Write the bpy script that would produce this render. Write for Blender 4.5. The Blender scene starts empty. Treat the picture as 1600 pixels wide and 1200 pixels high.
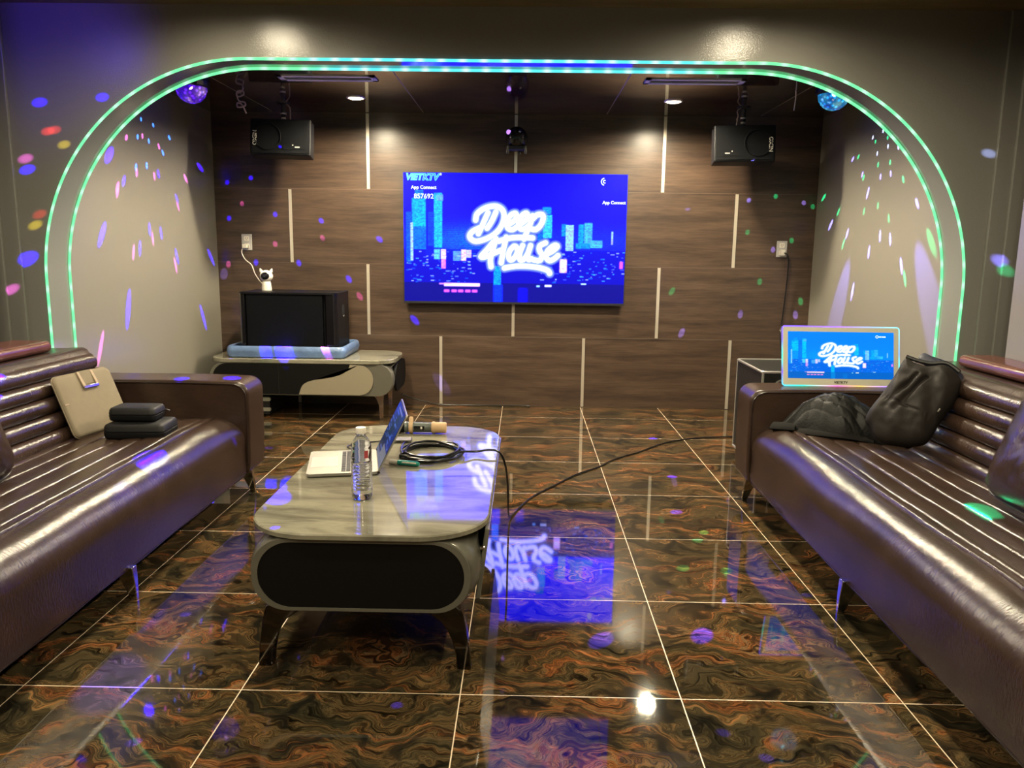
import bpy, bmesh, math, random
import numpy as np
from mathutils import Vector, Matrix, noise
random.seed(4)
scene = bpy.context.scene
COL = scene.collection
PI = math.pi
R_ = math.radians

# ------------------------------------------------------------------ helpers
def tag(o, label=None, cat=None, group=None, kind=None):
    if label: o['label'] = label
    if cat: o['category'] = cat
    if group: o['group'] = group
    if kind: o['kind'] = kind
    return o

def thing(name, loc, label, cat, group=None):
    o = bpy.data.objects.new(name, None)
    o.empty_display_size = .05
    COL.objects.link(o)
    o.location = loc
    return tag(o, label, cat, group)

def origin_of(o):
    v = Vector((0, 0, 0))
    while o is not None:
        v += o.location
        o = o.parent
    return v

class MB:
    """collects shapes (world metres) and links them as one mesh object"""
    def __init__(s):
        s.v = []; s.f = []
    def add(s, vs, fs):
        n = len(s.v)
        s.v += [tuple(v) for v in vs]
        s.f += [tuple(i + n for i in f) for f in fs]
        return s
    def box(s, x0, x1, y0, y1, z0, z1):
        v = [(x, y, z) for z in (z0, z1) for y in (y0, y1) for x in (x0, x1)]
        return s.add(v, [(0, 2, 3, 1), (4, 5, 7, 6), (0, 1, 5, 4), (2, 6, 7, 3), (0, 4, 6, 2), (1, 3, 7, 5)])
    def obox(s, c, sx, sy, sz, M=None):
        M = M or Matrix.Identity(3)
        c = Vector(c)
        v = [c + M @ Vector((x * sx / 2, y * sy / 2, z * sz / 2)) for z in (-1, 1) for y in (-1, 1) for x in (-1, 1)]
        return s.add(v, [(0, 2, 3, 1), (4, 5, 7, 6), (0, 1, 5, 4), (2, 6, 7, 3), (0, 4, 6, 2), (1, 3, 7, 5)])
    def loft(s, rings, caps=True, closed=False):
        n = len(rings[0]); vs = [p for r in rings for p in r]; fs = []
        m = len(rings)
        for i in range(m if closed else m - 1):
            a = i * n; b = ((i + 1) % m) * n
            for j in range(n):
                k = (j + 1) % n
                fs.append((a + j, a + k, b + k, b + j))
        if caps and not closed:
            fs.append(tuple(range(n - 1, -1, -1)))
            fs.append(tuple(range((m - 1) * n, m * n)))
        return s.add(vs, fs)
    def sheet(s, rows):
        n = len(rows[0]); m = len(rows)
        vs = [p for r in rows for p in r]
        fs = [(i * n + j, i * n + j + 1, (i + 1) * n + j + 1, (i + 1) * n + j) for i in range(m - 1) for j in range(n - 1)]
        return s.add(vs, fs)
    def tube(s, pts, r, n=8, closed=False):
        pts = [Vector(p) for p in pts]; m = len(pts); rings = []
        rr = r if isinstance(r, (list, tuple)) else [r] * m
        up = None
        for i, p in enumerate(pts):
            if closed: t = pts[(i + 1) % m] - pts[i - 1]
            else: t = pts[min(i + 1, m - 1)] - pts[max(i - 1, 0)]
            t.normalize()
            if up is None:
                up = Vector((0, 0, 1)) if abs(t.z) < .9 else Vector((1, 0, 0))
            up = (up - t * up.dot(t)).normalized()
            w = t.cross(up)
            rings.append([p + (up * math.cos(2 * PI * k / n) + w * math.sin(2 * PI * k / n)) * rr[i] for k in range(n)])
        return s.loft(rings, closed=closed)
    def lathe(s, prof, c, n=24, M=None):
        c = Vector(c); M = M or Matrix.Identity(3)
        rings = [[c + M @ Vector((max(r, 1e-4) * math.cos(2 * PI * k / n), max(r, 1e-4) * math.sin(2 * PI * k / n), z)) for k in range(n)] for r, z in prof]
        return s.loft(rings)
    def prism(s, poly, axis, a0, a1):
        def P(u, v, a):
            return {'x': (a, u, v), 'y': (u, a, v), 'z': (u, v, a)}[axis]
        return s.loft([[P(u, v, a0) for u, v in poly], [P(u, v, a1) for u, v in poly]])
    def build(s, name, m, parent=None, smooth=35, bevel=0, seg=2, sub=0):
        off = origin_of(parent)
        me = bpy.data.meshes.new(name)
        me.from_pydata([(v[0] - off.x, v[1] - off.y, v[2] - off.z) for v in s.v], [], s.f)
        bm = bmesh.new(); bm.from_mesh(me)
        bmesh.ops.remove_doubles(bm, verts=bm.verts, dist=1e-6)
        bmesh.ops.recalc_face_normals(bm, faces=bm.faces)
        bm.to_mesh(me); bm.free()
        o = bpy.data.objects.new(name, me)
        COL.objects.link(o)
        if m: me.materials.append(m)
        if parent is not None: o.parent = parent
        if smooth:
            for p in me.polygons: p.use_smooth = True
            me.set_sharp_from_angle(angle=R_(smooth))
        if bevel:
            b = o.modifiers.new('bevel', 'BEVEL'); b.width = bevel; b.segments = seg
            b.limit_method = 'ANGLE'; b.angle_limit = R_(40); b.harden_normals = False
        if sub:
            b = o.modifiers.new('sub', 'SUBSURF'); b.levels = sub; b.render_levels = sub
        return o

def rrect(x0, x1, y0, y1, r, n=8):
    pts = []
    for cx, cy, a0 in ((x1 - r, y1 - r, 0), (x0 + r, y1 - r, 90), (x0 + r, y0 + r, 180), (x1 - r, y0 + r, 270)):
        for k in range(n + 1):
            a = R_(a0 + 90 * k / n)
            pts.append((cx + r * math.cos(a), cy + r * math.sin(a)))
    return pts

def smooth_path(pts, n=8, closed=False):
    pts = [Vector(p) for p in pts]; out = []; m = len(pts)
    rng = range(m if closed else m - 1)
    for i in rng:
        g = (lambda k: pts[k % m]) if closed else (lambda k: pts[max(0, min(m - 1, k))])
        p0, p1, p2, p3 = g(i - 1), g(i), g(i + 1), g(i + 2)
        for k in range(n):
            t = k / n
            out.append(.5 * ((2 * p1) + (p2 - p0) * t + (2 * p0 - 5 * p1 + 4 * p2 - p3) * t * t + (3 * p1 - p0 - 3 * p2 + p3) * t ** 3))
    if not closed: out.append(pts[-1])
    return out

def puff(outline, nrm, thick, name, m, parent, rings=14, fold=None, back=.5, nz=.006, sub=0, seed=0):
    """cushion-like closed shape swelling both sides of a (nearly flat) outline"""
    o = smooth_path(outline, 6, True); n = len(o)
    c = sum(o, Vector()) / n
    nrm = Vector(nrm).normalized()
    mb = MB(); front = []; rear = []
    for i in range(rings + 1):
        t = i / rings; a = []; b = []
        for p in o:
            q = c + (p - c) * t
            h = thick * (max(0., 1 - t ** 3.0)) ** .5
            w = noise.noise(q * 14 + Vector((seed, 0, 0))) * nz + noise.noise(q * 34 + Vector((0, seed, 0))) * nz * .5
            e = fold(q) if fold else 0
            k = min(1., (1 - t) * 4)
            a.append(q + nrm * (h + (w - e) * (.25 + .75 * k)))
            b.append(q - nrm * (h * back))
        front.append(a); rear.append(b)
    rg = rear[1:-1] + [front[-1]] + front[-2:0:-1]
    mb.loft(rg)
    return mb.build(name, m, parent, smooth=80, sub=sub)

# ------------------------------------------------------------------ materials
def new_mat(name):
    m = bpy.data.materials.new(name); m.use_nodes = True
    nt = m.node_tree
    b = nt.nodes['Principled BSDF']
    return m, nt, b

def lin(c):
    return tuple(((x / 255) / 12.92 if x / 255 <= .04045 else ((x / 255 + .055) / 1.055) ** 2.4) for x in c) + (1,)

def mat(name, col, rough=.5, metal=0, spec=.5, bump=0, bscale=200, emit=None, es=0, trans=0, ior=1.5, coat=0, crough=.05, var=0, vscale=6, aniso=0):
    m, nt, b = new_mat(name)
    c = col if len(col) == 4 else tuple(col) + (1,)
    b.inputs['Base Color'].default_value = c
    b.inputs['Roughness'].default_value = rough
    b.inputs['Metallic'].default_value = metal
    b.inputs['Specular IOR Level'].default_value = spec
    b.inputs['IOR'].default_value = ior
    b.inputs['Transmission Weight'].default_value = trans
    b.inputs['Coat Weight'].default_value = coat
    b.inputs['Coat Roughness'].default_value = crough
    if emit:
        b.inputs['Emission Color'].default_value = tuple(emit) + (1,)
        b.inputs['Emission Strength'].default_value = es
    if var or bump:
        tc = nt.nodes.new('ShaderNodeTexCoord')
    if var:
        n = nt.nodes.new('ShaderNodeTexNoise'); n.inputs['Scale'].default_value = vscale; n.inputs['Detail'].default_value = 5
        nt.links.new(tc.outputs['Object'], n.inputs['Vector'])
        x = nt.nodes.new('ShaderNodeMix'); x.data_type = 'RGBA'
        x.inputs[6].default_value = tuple(v * (1 - var) for v in c[:3]) + (1,)
        x.inputs[7].default_value = tuple(min(1, v * (1 + var)) for v in c[:3]) + (1,)
        nt.links.new(n.outputs['Fac'], x.inputs[0]); nt.links.new(x.outputs[2], b.inputs['Base Color'])
    if bump:
        n = nt.nodes.new('ShaderNodeTexNoise'); n.inputs['Scale'].default_value = bscale; n.inputs['Detail'].default_value = 3
        nt.links.new(tc.outputs['Object'], n.inputs['Vector'])
        u = nt.nodes.new('ShaderNodeBump'); u.inputs['Strength'].default_value = bump; u.inputs['Distance'].default_value = .002
        nt.links.new(n.outputs['Fac'], u.inputs['Height']); nt.links.new(u.outputs['Normal'], b.inputs['Normal'])
    return m

class NG:
    def __init__(s, nt): s.nt = nt
    def n(s, t, **kw):
        x = s.nt.nodes.new(t)
        for k, v in kw.items(): setattr(x, k, v)
        return x
    def l(s, a, b): s.nt.links.new(a, b)
    def math(s, op, a, b=None, c=None):
        x = s.n('ShaderNodeMath', operation=op)
        for i, v in enumerate((a, b, c)):
            if v is None: continue
            if isinstance(v, (int, float)): x.inputs[i].default_value = v
            else: s.l(v, x.inputs[i])
        return x.outputs[0]
    def ramp(s, fac, stops, interp='LINEAR'):
        x = s.n('ShaderNodeValToRGB'); cr = x.color_ramp; cr.interpolation = interp
        while len(cr.elements) < len(stops): cr.elements.new(.5)
        for e, (p, c) in zip(cr.elements, stops):
            e.position = p; e.color = tuple(c) + (1,)
        s.l(fac, x.inputs[0]); return x.outputs[0]
    def mix(s, f, a, b, blend='MIX'):
        x = s.n('ShaderNodeMix', data_type='RGBA', blend_type=blend)
        for i, v in ((0, f), (6, a), (7, b)):
            if isinstance(v, (int, float)): x.inputs[i].default_value = v
            elif isinstance(v, tuple): x.inputs[i].default_value = v + (1,) if len(v) == 3 else v
            else: s.l(v, x.inputs[i])
        return x.outputs[2]

TILE_X, TILE_Y, TILE = .4401, 2.5584, .6
def floor_mat():
    m, nt, b = new_mat('polished_swirl_tile'); g = NG(nt)
    geo = g.n('ShaderNodeNewGeometry'); sp = g.n('ShaderNodeSeparateXYZ'); g.l(geo.outputs['Position'], sp.inputs[0])
    fr = []; ids = []
    for ax, o in ((0, TILE_X), (1, TILE_Y)):
        u = g.math('DIVIDE', g.math('SUBTRACT', sp.outputs[ax], o), TILE)
        fl = g.math('FLOOR', u); fr.append(g.math('SUBTRACT', u, fl)); ids.append(fl)
    cv = g.n('ShaderNodeCombineXYZ'); g.l(fr[0], cv.inputs[0]); g.l(fr[1], cv.inputs[1])
    # the print alternates between a few tile faces
    idm = g.math('MODULO', g.math('ADD', g.math('MULTIPLY', ids[0], 1.0), g.math('MULTIPLY', ids[1], 2.0)), 3.0)
    g.l(g.math('MULTIPLY', idm, 3.7), cv.inputs[2])
    n1 = g.n('ShaderNodeTexNoise'); n1.inputs['Scale'].default_value = 2.6; n1.inputs['Detail'].default_value = 3
    g.l(cv.outputs[0], n1.inputs['Vector'])
    ws = g.n('ShaderNodeVectorMath', operation='MULTIPLY_ADD')
    g.l(n1.outputs['Color'], ws.inputs[0]); ws.inputs[1].default_value = (.75, .75, 0); g.l(cv.outputs[0], ws.inputs[2])
    mp = g.n('ShaderNodeMapping'); mp.inputs['Scale'].default_value = (3.0, 12.5, 1); mp.inputs['Rotation'].default_value = (0, 0, .5)
    g.l(ws.outputs[0], mp.inputs[0])
    lo = g.n('ShaderNodeTexNoise'); lo.inputs['Scale'].default_value = .62; lo.inputs['Detail'].default_value = 5; lo.inputs['Roughness'].default_value = .55; lo.inputs['Distortion'].default_value = .9
    g.l(mp.outputs[0], lo.inputs['Vector'])
    base = g.ramp(lo.outputs['Fac'], [(.30, (.026, .024, .015)), (.43, (.062, .047, .024)), (.50, (.096, .064, .030)), (.56, (.14, .078, .033)), (.60, (.23, .085, .030)), (.65, (.19, .12, .06)), (.74, (.06, .042, .022))])
    mps = g.n('ShaderNodeMapping'); mps.inputs['Scale'].default_value = (1.0, 2.1, 1); g.l(mp.outputs[0], mps.inputs[0])
    sn = g.n('ShaderNodeTexNoise'); sn.inputs['Scale'].default_value = 1.25; sn.inputs['Detail'].default_value = 8; sn.inputs['Roughness'].default_value = .68; sn.inputs['Distortion'].default_value = .35
    g.l(mps.outputs[0], sn.inputs['Vector'])
    st = g.ramp(sn.outputs['Fac'], [(.36, (.07, .07, .07)), (.45, (.38, .37, .35)), (.50, (1.0, .98, .92)), (.545, (.30, .29, .28)), (.63, (1.3, 1.22, 1.1))])
    c1 = g.mix(1.0, base, st, 'MULTIPLY')
    n3 = g.n('ShaderNodeTexNoise'); n3.inputs['Scale'].default_value = 3.0; n3.inputs['Detail'].default_value = 6; n3.inputs['Distortion'].default_value = 1.6
    mp3 = g.n('ShaderNodeMapping'); mp3.inputs['Scale'].default_value = (1.0, 1.5, 1); mp3.inputs['Location'].default_value = (5, 2, 0)
    g.l(ws.outputs[0], mp3.inputs[0]); g.l(mp3.outputs[0], n3.inputs['Vector'])
    dk = g.ramp(n3.outputs['Fac'], [(.36, (1, 1, 1)), (.48, (0, 0, 0))])
    dd = g.n('ShaderNodeRGBToBW'); g.l(dk, dd.inputs[0])
    c2 = g.mix(g.math('MULTIPLY', dd.outputs[0], .8), c1, (.006, .006, .005))
    # grout
    ed = []
    for f in fr:
        ed.append(g.math('MINIMUM', f, g.math('SUBTRACT', 1.0, f)))
    e = g.math('MINIMUM', ed[0], ed[1])
    gm = g.math('LESS_THAN', e, .0026)
    c3 = g.mix(gm, c2, (.62, .50, .36))
    g.l(c3, b.inputs['Base Color'])
    g.l(g.math('MULTIPLY_ADD', gm, .35, .035), b.inputs['Roughness'])
    b.inputs['IOR'].default_value = 1.55
    b.inputs['Specular IOR Level'].default_value = .62
    wv = g.n('ShaderNodeTexNoise'); wv.inputs['Scale'].default_value = 3.0
    g.l(geo.outputs['Position'], wv.inputs['Vector'])
    bp = g.n('ShaderNodeBump'); bp.inputs['Strength'].default_value = .05; bp.inputs['Distance'].default_value = .004
    g.l(wv.outputs['Fac'], bp.inputs['Height']); g.l(bp.outputs['Normal'], b.inputs['Normal'])
    return m

def wood_mat(name, dark, mid, light, rough, axis='x', sx=.9, sz=11, spec=.5, seam=True, coat=0):
    m, nt, b = new_mat(name); g = NG(nt)
    geo = g.n('ShaderNodeNewGeometry'); mp = g.n('ShaderNodeMapping')
    g.l(geo.outputs['Position'], mp.inputs[0])
    mp.inputs['Scale'].default_value = (sx, sz if axis == 'x' else sx, sz) if axis == 'x' else (sz, sx, sz)
    n1 = g.n('ShaderNodeTexNoise'); n1.inputs['Scale'].default_value = 1.6; n1.inputs['Detail'].default_value = 7; n1.inputs['Roughness'].default_value = .6; n1.inputs['Distortion'].default_value = .35
    g.l(mp.outputs[0], n1.inputs['Vector'])
    n2 = g.n('ShaderNodeTexNoise'); n2.inputs['Scale'].default_value = 9; n2.inputs['Detail'].default_value = 4
    g.l(mp.outputs[0], n2.inputs['Vector'])
    f = g.math('MULTIPLY_ADD', n2.outputs['Fac'], .3, g.math('MULTIPLY', n1.outputs['Fac'], .72))
    c = g.ramp(f, [(.36, dark), (.5, mid), (.66, light)])
    g.l(c, b.inputs['Base Color'])
    b.inputs['Roughness'].default_value = rough; b.inputs['Specular IOR Level'].default_value = spec
    b.inputs['Coat Weight'].default_value = coat; b.inputs['Coat Roughness'].default_value = .03
    if coat: b.inputs['IOR'].default_value = 1.9
    if rough > .12:
        bp = g.n('ShaderNodeBump'); bp.inputs['Strength'].default_value = .12; bp.inputs['Distance'].default_value = .002
        g.l(f, bp.inputs['Height']); g.l(bp.outputs['Normal'], b.inputs['Normal'])
    return m

def paint_mat(name, col, rough, bump=.25):
    return mat(name, col, rough=rough, spec=.5, bump=bump, bscale=260)

def leather_mat():
    m, nt, b = new_mat('brown_leather'); g = NG(nt)
    tc = g.n('ShaderNodeNewGeometry')
    n0 = g.n('ShaderNodeTexNoise'); n0.inputs['Scale'].default_value = 5; n0.inputs['Detail'].default_value = 5
    g.l(tc.outputs['Position'], n0.inputs['Vector'])
    c = g.ramp(n0.outputs['Fac'], [(.35, (.026, .0150, .0105)), (.65, (.042, .0245, .0175))])
    g.l(c, b.inputs['Base Color'])
    b.inputs['Roughness'].default_value = .255; b.inputs['Specular IOR Level'].default_value = .41
    v = g.n('ShaderNodeTexVoronoi'); v.inputs['Scale'].default_value = 420
    g.l(tc.outputs['Position'], v.inputs['Vector'])
    mp = g.n('ShaderNodeMapping'); mp.inputs['Scale'].default_value = (9, 60, 30)
    g.l(tc.outputs['Position'], mp.inputs[0])
    n1 = g.n('ShaderNodeTexNoise'); n1.inputs['Scale'].default_value = 2.2; n1.inputs['Detail'].default_value = 4
    g.l(mp.outputs[0], n1.inputs['Vector'])
    h = g.math('MULTIPLY_ADD', n1.outputs['Fac'], 1.6, g.math('MULTIPLY', v.outputs['Distance'], .25))
    bp = g.n('ShaderNodeBump'); bp.inputs['Strength'].default_value = .35; bp.inputs['Distance'].default_value = .0022
    g.l(h, bp.inputs['Height']); g.l(bp.outputs['Normal'], b.inputs['Normal'])
    return m

def marble_mat(name):
    m, nt, b = new_mat(name); g = NG(nt)
    geo = g.n('ShaderNodeNewGeometry'); mp = g.n('ShaderNodeMapping')
    mp.inputs['Rotation'].default_value = (0, 0, R_(-28)); mp.inputs['Scale'].default_value = (2.2, 9, 2)
    g.l(geo.outputs['Position'], mp.inputs[0])
    n1 = g.n('ShaderNodeTexNoise'); n1.inputs['Scale'].default_value = .9; n1.inputs['Detail'].default_value = 8; n1.inputs['Distortion'].default_value = .8; n1.inputs['Roughness'].default_value = .62
    g.l(mp.outputs[0], n1.inputs['Vector'])
    c = g.ramp(n1.outputs['Fac'], [(.33, (.095, .090, .070)), (.45, (.165, .158, .120)), (.58, (.255, .245, .185)), (.72, (.15, .138, .105))])
    g.l(c, b.inputs['Base Color']); b.inputs['Roughness'].default_value = .04
    b.inputs['IOR'].default_value = 1.55; b.inputs['Specular IOR Level'].default_value = .62
    return m

def attr_emit(name, attr='Col', strength=1.0, spec=.06, rough=.25):
    m, nt, b = new_mat(name); g = NG(nt)
    a = g.n('ShaderNodeAttribute'); a.attribute_name = attr
    b.inputs['Base Color'].default_value = (.005, .005, .006, 1)
    b.inputs['Roughness'].default_value = rough; b.inputs['Specular IOR Level'].default_value = spec
    g.l(a.outputs['Color'], b.inputs['Emission Color']); b.inputs['Emission Strength'].default_value = strength
    return m

M = {}
M['floor'] = floor_mat()
M['wallwood'] = wood_mat('walnut_panel', (.030, .0195, .0140), (.056, .0355, .0245), (.084, .055, .038), .3)
M['ceilwood'] = wood_mat('gloss_walnut_ceiling', (.034, .017, .008), (.062, .034, .015), (.10, .056, .026), .06, coat=1)
M['nearceil'] = wood_mat('near_ceiling_wood', (.13, .085, .035), (.19, .125, .055), (.24, .16, .075), .35)
M['paint'] = paint_mat('warm_grey_paint', (.205, .192, .162), .30)
M['paintdark'] = paint_mat('grey_satin_paint', (.215, .21, .192), .17, .35)
M['reveal'] = paint_mat('grey_gloss_reveal', (.185, .19, .18), .09, .03)
M['trim'] = mat('pale_metal_trim', (.62, .56, .47), .28, .6)
M['leather'] = leather_mat()
M['seam'] = mat('leather_piping', (.018, .010, .007), .3)
M['chrome'] = mat('chrome', (.62, .60, .56), .12, 1)
M['darkchrome'] = mat('dark_chrome', (.10, .095, .09), .09, 1)
M['redwood'] = mat('lacquered_redwood', (.11, .036, .026), .26, coat=.3, var=.35, vscale=9)
M['marble'] = marble_mat('grey_marble')
M['greylac'] = mat('grey_lacquer', (.16, .155, .125), .26, .35, var=.08, vscale=30)
M['beigelac'] = mat('beige_lacquer', (.30, .265, .19), .3, .15)
M['blackpanel'] = mat('matt_black_panel', (.004, .0035, .0033), .6, spec=.14)
M['black'] = mat('black_plastic', (.006, .006, .007), .42)
M['blackgloss'] = mat('gloss_black', (.005, .005, .006), .12)
M['blackcab'] = mat('black_cabinet_paint', (.003, .003, .0042), .45, spec=.2, bump=.3, bscale=500)
M['grille'] = mat('black_metal_grille', (.0025, .003, .004), .6, spec=.1, bump=.6, bscale=900)
M['white'] = mat('white_plastic', (.72, .68, .6), .35)
M['offwhite'] = mat('plate_white', (.42, .41, .40), .35)
M['pinkwire'] = mat('pale_wire', (.40, .30, .27), .5)
M['rubber'] = mat('black_rubber_cable', (.006, .006, .007), .28)
M['silver'] = mat('brushed_aluminium', (.62, .60, .56), .3, .85)
M['alu'] = mat('laptop_aluminium', (.25, .24, .21), .38, .35)
M['keys'] = mat('dark_keys', (.018, .017, .017), .6, spec=.2)
M['sleeve'] = mat('beige_canvas', (.205, .172, .12), .8, spec=.2, bump=.5, bscale=700, var=.08, vscale=40)
M['casefab'] = mat('black_hard_case_cloth', (.0055, .006, .007), .5, spec=.3, bump=.4, bscale=900)
M['foam'] = mat('foam_wrap_blue_lit_tint', (.10, .165, .31), .3, spec=.6, bump=1.0, bscale=45, var=.55, vscale=14)  # blue of the light falling on the wrap is put into its colour
M['teal'] = mat('teal_plastic', (.012, .24, .19), .35)
M['beigerub'] = mat('beige_rubber', (.50, .34, .19), .6)
M['micgrey'] = mat('grey_metal_mic', (.10, .115, .105), .35, .4)
M['charcoal'] = mat('charcoal_nylon', (.0115, .0092, .0078), .66, spec=.2, bump=.5, bscale=240)
M['blacknylon'] = mat('black_quilted_nylon', (.0034, .0035, .0034), .5, spec=.28, bump=.6, bscale=110)
M['knit'] = mat('black_rib_knit', (.0065, .006, .0055), .85, spec=.2)
M['navy'] = mat('navy_lining', (.008, .010, .028), .55)
M['pet'] = mat('clear_plastic_bottle', (.96, .98, 1), .02, trans=1, ior=1.33)
M['lens'] = mat('glass_lens', (.02, .02, .03), .05)
# ------------------------------------------------------------------ the room
XL, XR, YB, ZC = -2.330, 2.146, 5.968, 2.1705       # recess
YA, YA2, ZN = 3.79, 3.985, 2.283                     # arch wall front / back, near ceiling
SL, SR, YS = -2.28, 2.04, 3.33                       # near side walls and where they stop
OL, OR_ = -2.95, 2.72                                # side pockets
def struct(o):
    o['kind'] = 'structure'; return o
struct(MB().box(-3.1, 2.9, -1.8, 6.1, -.05, 0).build('floor', M['floor'], smooth=0))
struct(MB().box(XL - .1, XR + .1, YB, YB + .08, 0, ZC + .1).build('wall_back', M['wallwood'], smooth=0))
struct(MB().box(XL - .1, XL, YA2, YB + .08, 0, ZC + .1).build('wall_left', M['paint'], smooth=0))
struct(MB().box(XR, XR + .1, YA2, YB + .08, 0, ZC + .1).build('wall_right', M['paint'], smooth=0))
struct(MB().box(XL - .1, XR + .1, YA2 - .0, YB + .08, ZC, ZC + .06).build('ceiling', M['ceilwood'], smooth=0))
struct(MB().box(-3.1, 2.9, -1.8, YA, ZN, ZN + .06).build('ceiling_near', M['nearceil'], smooth=0))
struct(MB().box(SL - .1, SL, -1.8, YS, 0, ZN).build('wall_near_left', M['paint'], smooth=0))
struct(MB().box(SR, SR + .1, -1.8, YS, 0, ZN).build('wall_near_right', M['paint'], smooth=0))
struct(MB().box(OL - .1, OL, YS - .2, YA, 0, ZN).box(OL - .1, SL - .1, YS - .2, YS - .1, 0, ZN).build('wall_pocket_left', M['paintdark'], smooth=0))
struct(MB().box(OR_, OR_ + .1, YS - .2, YA, 0, ZN).box(SR + .1, OR_ + .1, YS - .2, YS - .1, 0, ZN).build('wall_pocket_right', M['paintdark'], smooth=0))
struct(MB().box(-2.4, 2.2, -1.85, -1.75, 0, ZN).build('wall_near_end', M['paint'], smooth=0))

# arch opening: straight jambs, big round shoulders
AL, AR, AT, AC = -2.325, 2.090, 2.055, 1.03
def arch_path(n=40, grow=0.):
    r = AC + grow; zc = AT - AC
    pts = [(AL - grow, z) for z in (0, .25, .5, .75)]
    pts += [(AL + AC - r * math.cos(R_(90 * k / n)), zc + r * math.sin(R_(90 * k / n))) for k in range(n + 1)]
    m = 60
    pts += [(AL + AC + (AR - AL - 2 * AC) * k / m, AT + grow) for k in range(1, m)]
    pts += [(AR - AC + r * math.sin(R_(90 * k / n)), zc + r * math.cos(R_(90 * k / n))) for k in range(n + 1)]
    pts += [(AR + grow, z) for z in (.75, .5, .25, 0)]
    return pts
ap = arch_path()
wf = MB()
def arch_outer(x, z):
    zc = AT - AC
    if z < zc: return (OL if x < 0 else OR_, z)
    if x < AL + AC and (AL + AC - x) > (z - zc): return (OL, z)
    if x > AR - AC and (x - AR + AC) > (z - zc): return (OR_, z)
    return (x, ZN)
out = [arch_outer(x, z) for x, z in ap]
for y in (YA, YA2):
    wf.sheet([[(x, y, z) for x, z in ap], [(x, y, z) for x, z in out]])
    for (xa, za), (xb, zb) in zip(out[:-1], out[1:]):
        if za < ZN - 1e-6 and zb > ZN - 1e-6: wf.add([(xa, y, za), (xa, y, ZN), (xb, y, ZN)], [(0, 1, 2)])
        if za > ZN - 1e-6 and zb < ZN - 1e-6: wf.add([(xa, y, ZN), (xb, y, ZN), (xb, y, zb)], [(0, 1, 2)])
struct(wf.build('wall_front', M['paintdark'], smooth=0))
wr = MB().sheet([[(x, YA, z) for x, z in ap], [(x, YA2, z) for x, z in ap]])
struct(wr.build('trim_1', M['reveal'], smooth=50))
# stepped upright mouldings where the arch wall meets the side pockets
k = 2
for s, xs in ((-1, (-2.426, -2.501, -2.60)), (1, (2.164, 2.238, 2.30))):
    for j, x in enumerate(xs):
        far = OL if s < 0 else OR_
        d = .018 * (j + 1)
        struct(MB().box(min(x, far), max(x, far), YA - d, YA - d + .018, 0, ZN).build('trim_%d' % k, M['paintdark'], smooth=0, bevel=.004)); k += 1

# wood panelling: pale metal uprights and dark joints between the courses
cour = [(0, .54), (.54, 1.08), (1.08, 1.625), (1.625, ZC)]
ups = [(0, (-1.74, -.640, .453, 1.568)), (1, (-1.190, -.088, 1.005)), (2, (-1.764, -.64, .46, 1.556)), (3, (-1.175, -.083, 1.005))]
for c, xs in ups:
    z0, z1 = cour[c]
    for x in xs:
        struct(MB().box(x - .011, x + .011, YB - .006, YB + .002, z0 + .004, z1 - .004).build('trim_%d' % k, M['trim'], smooth=0)); k += 1
struct(MB().box(XL, XR, YB - .0015, YB + .001, .538, .5405).box(XL, XR, YB - .0015, YB + .001, 1.0785, 1.081).box(XL, XR, YB - .0015, YB + .001, 1.6235, 1.626).build('trim_%d' % k, mat('joint_line', (.13, .10, .08), .5), smooth=0)); k += 1
# fine joints across the gloss ceiling
jm = mat('ceiling_joint', (.16, .11, .05), .4)
for x in (-1.86, -.757, .572, 1.68):
    struct(MB().box(x - .003, x + .003, YA2, YB - .05, ZC - .001, ZC + .001).build('trim_%d' % k, jm, smooth=0)); k += 1

# ------------------------------------------------------------------ camera (solved from the floor joints)
F, PIT, YAW, ROL, HC = 1223.7, .1696, -.0151, .0127, 1.1957
cy, sy = math.cos(YAW), math.sin(YAW)
fwd = Vector((sy * math.cos(PIT), cy * math.cos(PIT), -math.sin(PIT)))
rt = Vector((cy, -sy, 0)); up = rt.cross(fwd)
r2 = rt * math.cos(ROL) + up * math.sin(ROL); u2 = -rt * math.sin(ROL) + up * math.cos(ROL)
cd = bpy.data.cameras.new('camera'); cam = bpy.data.objects.new('camera', cd); COL.objects.link(cam)
cd.sensor_width = 36; cd.sensor_fit = 'HORIZONTAL'; cd.lens = F / 1600 * 36; cd.clip_start = .02
cam.matrix_world = Matrix(((r2.x, u2.x, -fwd.x, 0), (r2.y, u2.y, -fwd.y, 0), (r2.z, u2.z, -fwd.z, HC), (0, 0, 0, 1)))
scene.camera = cam

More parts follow.
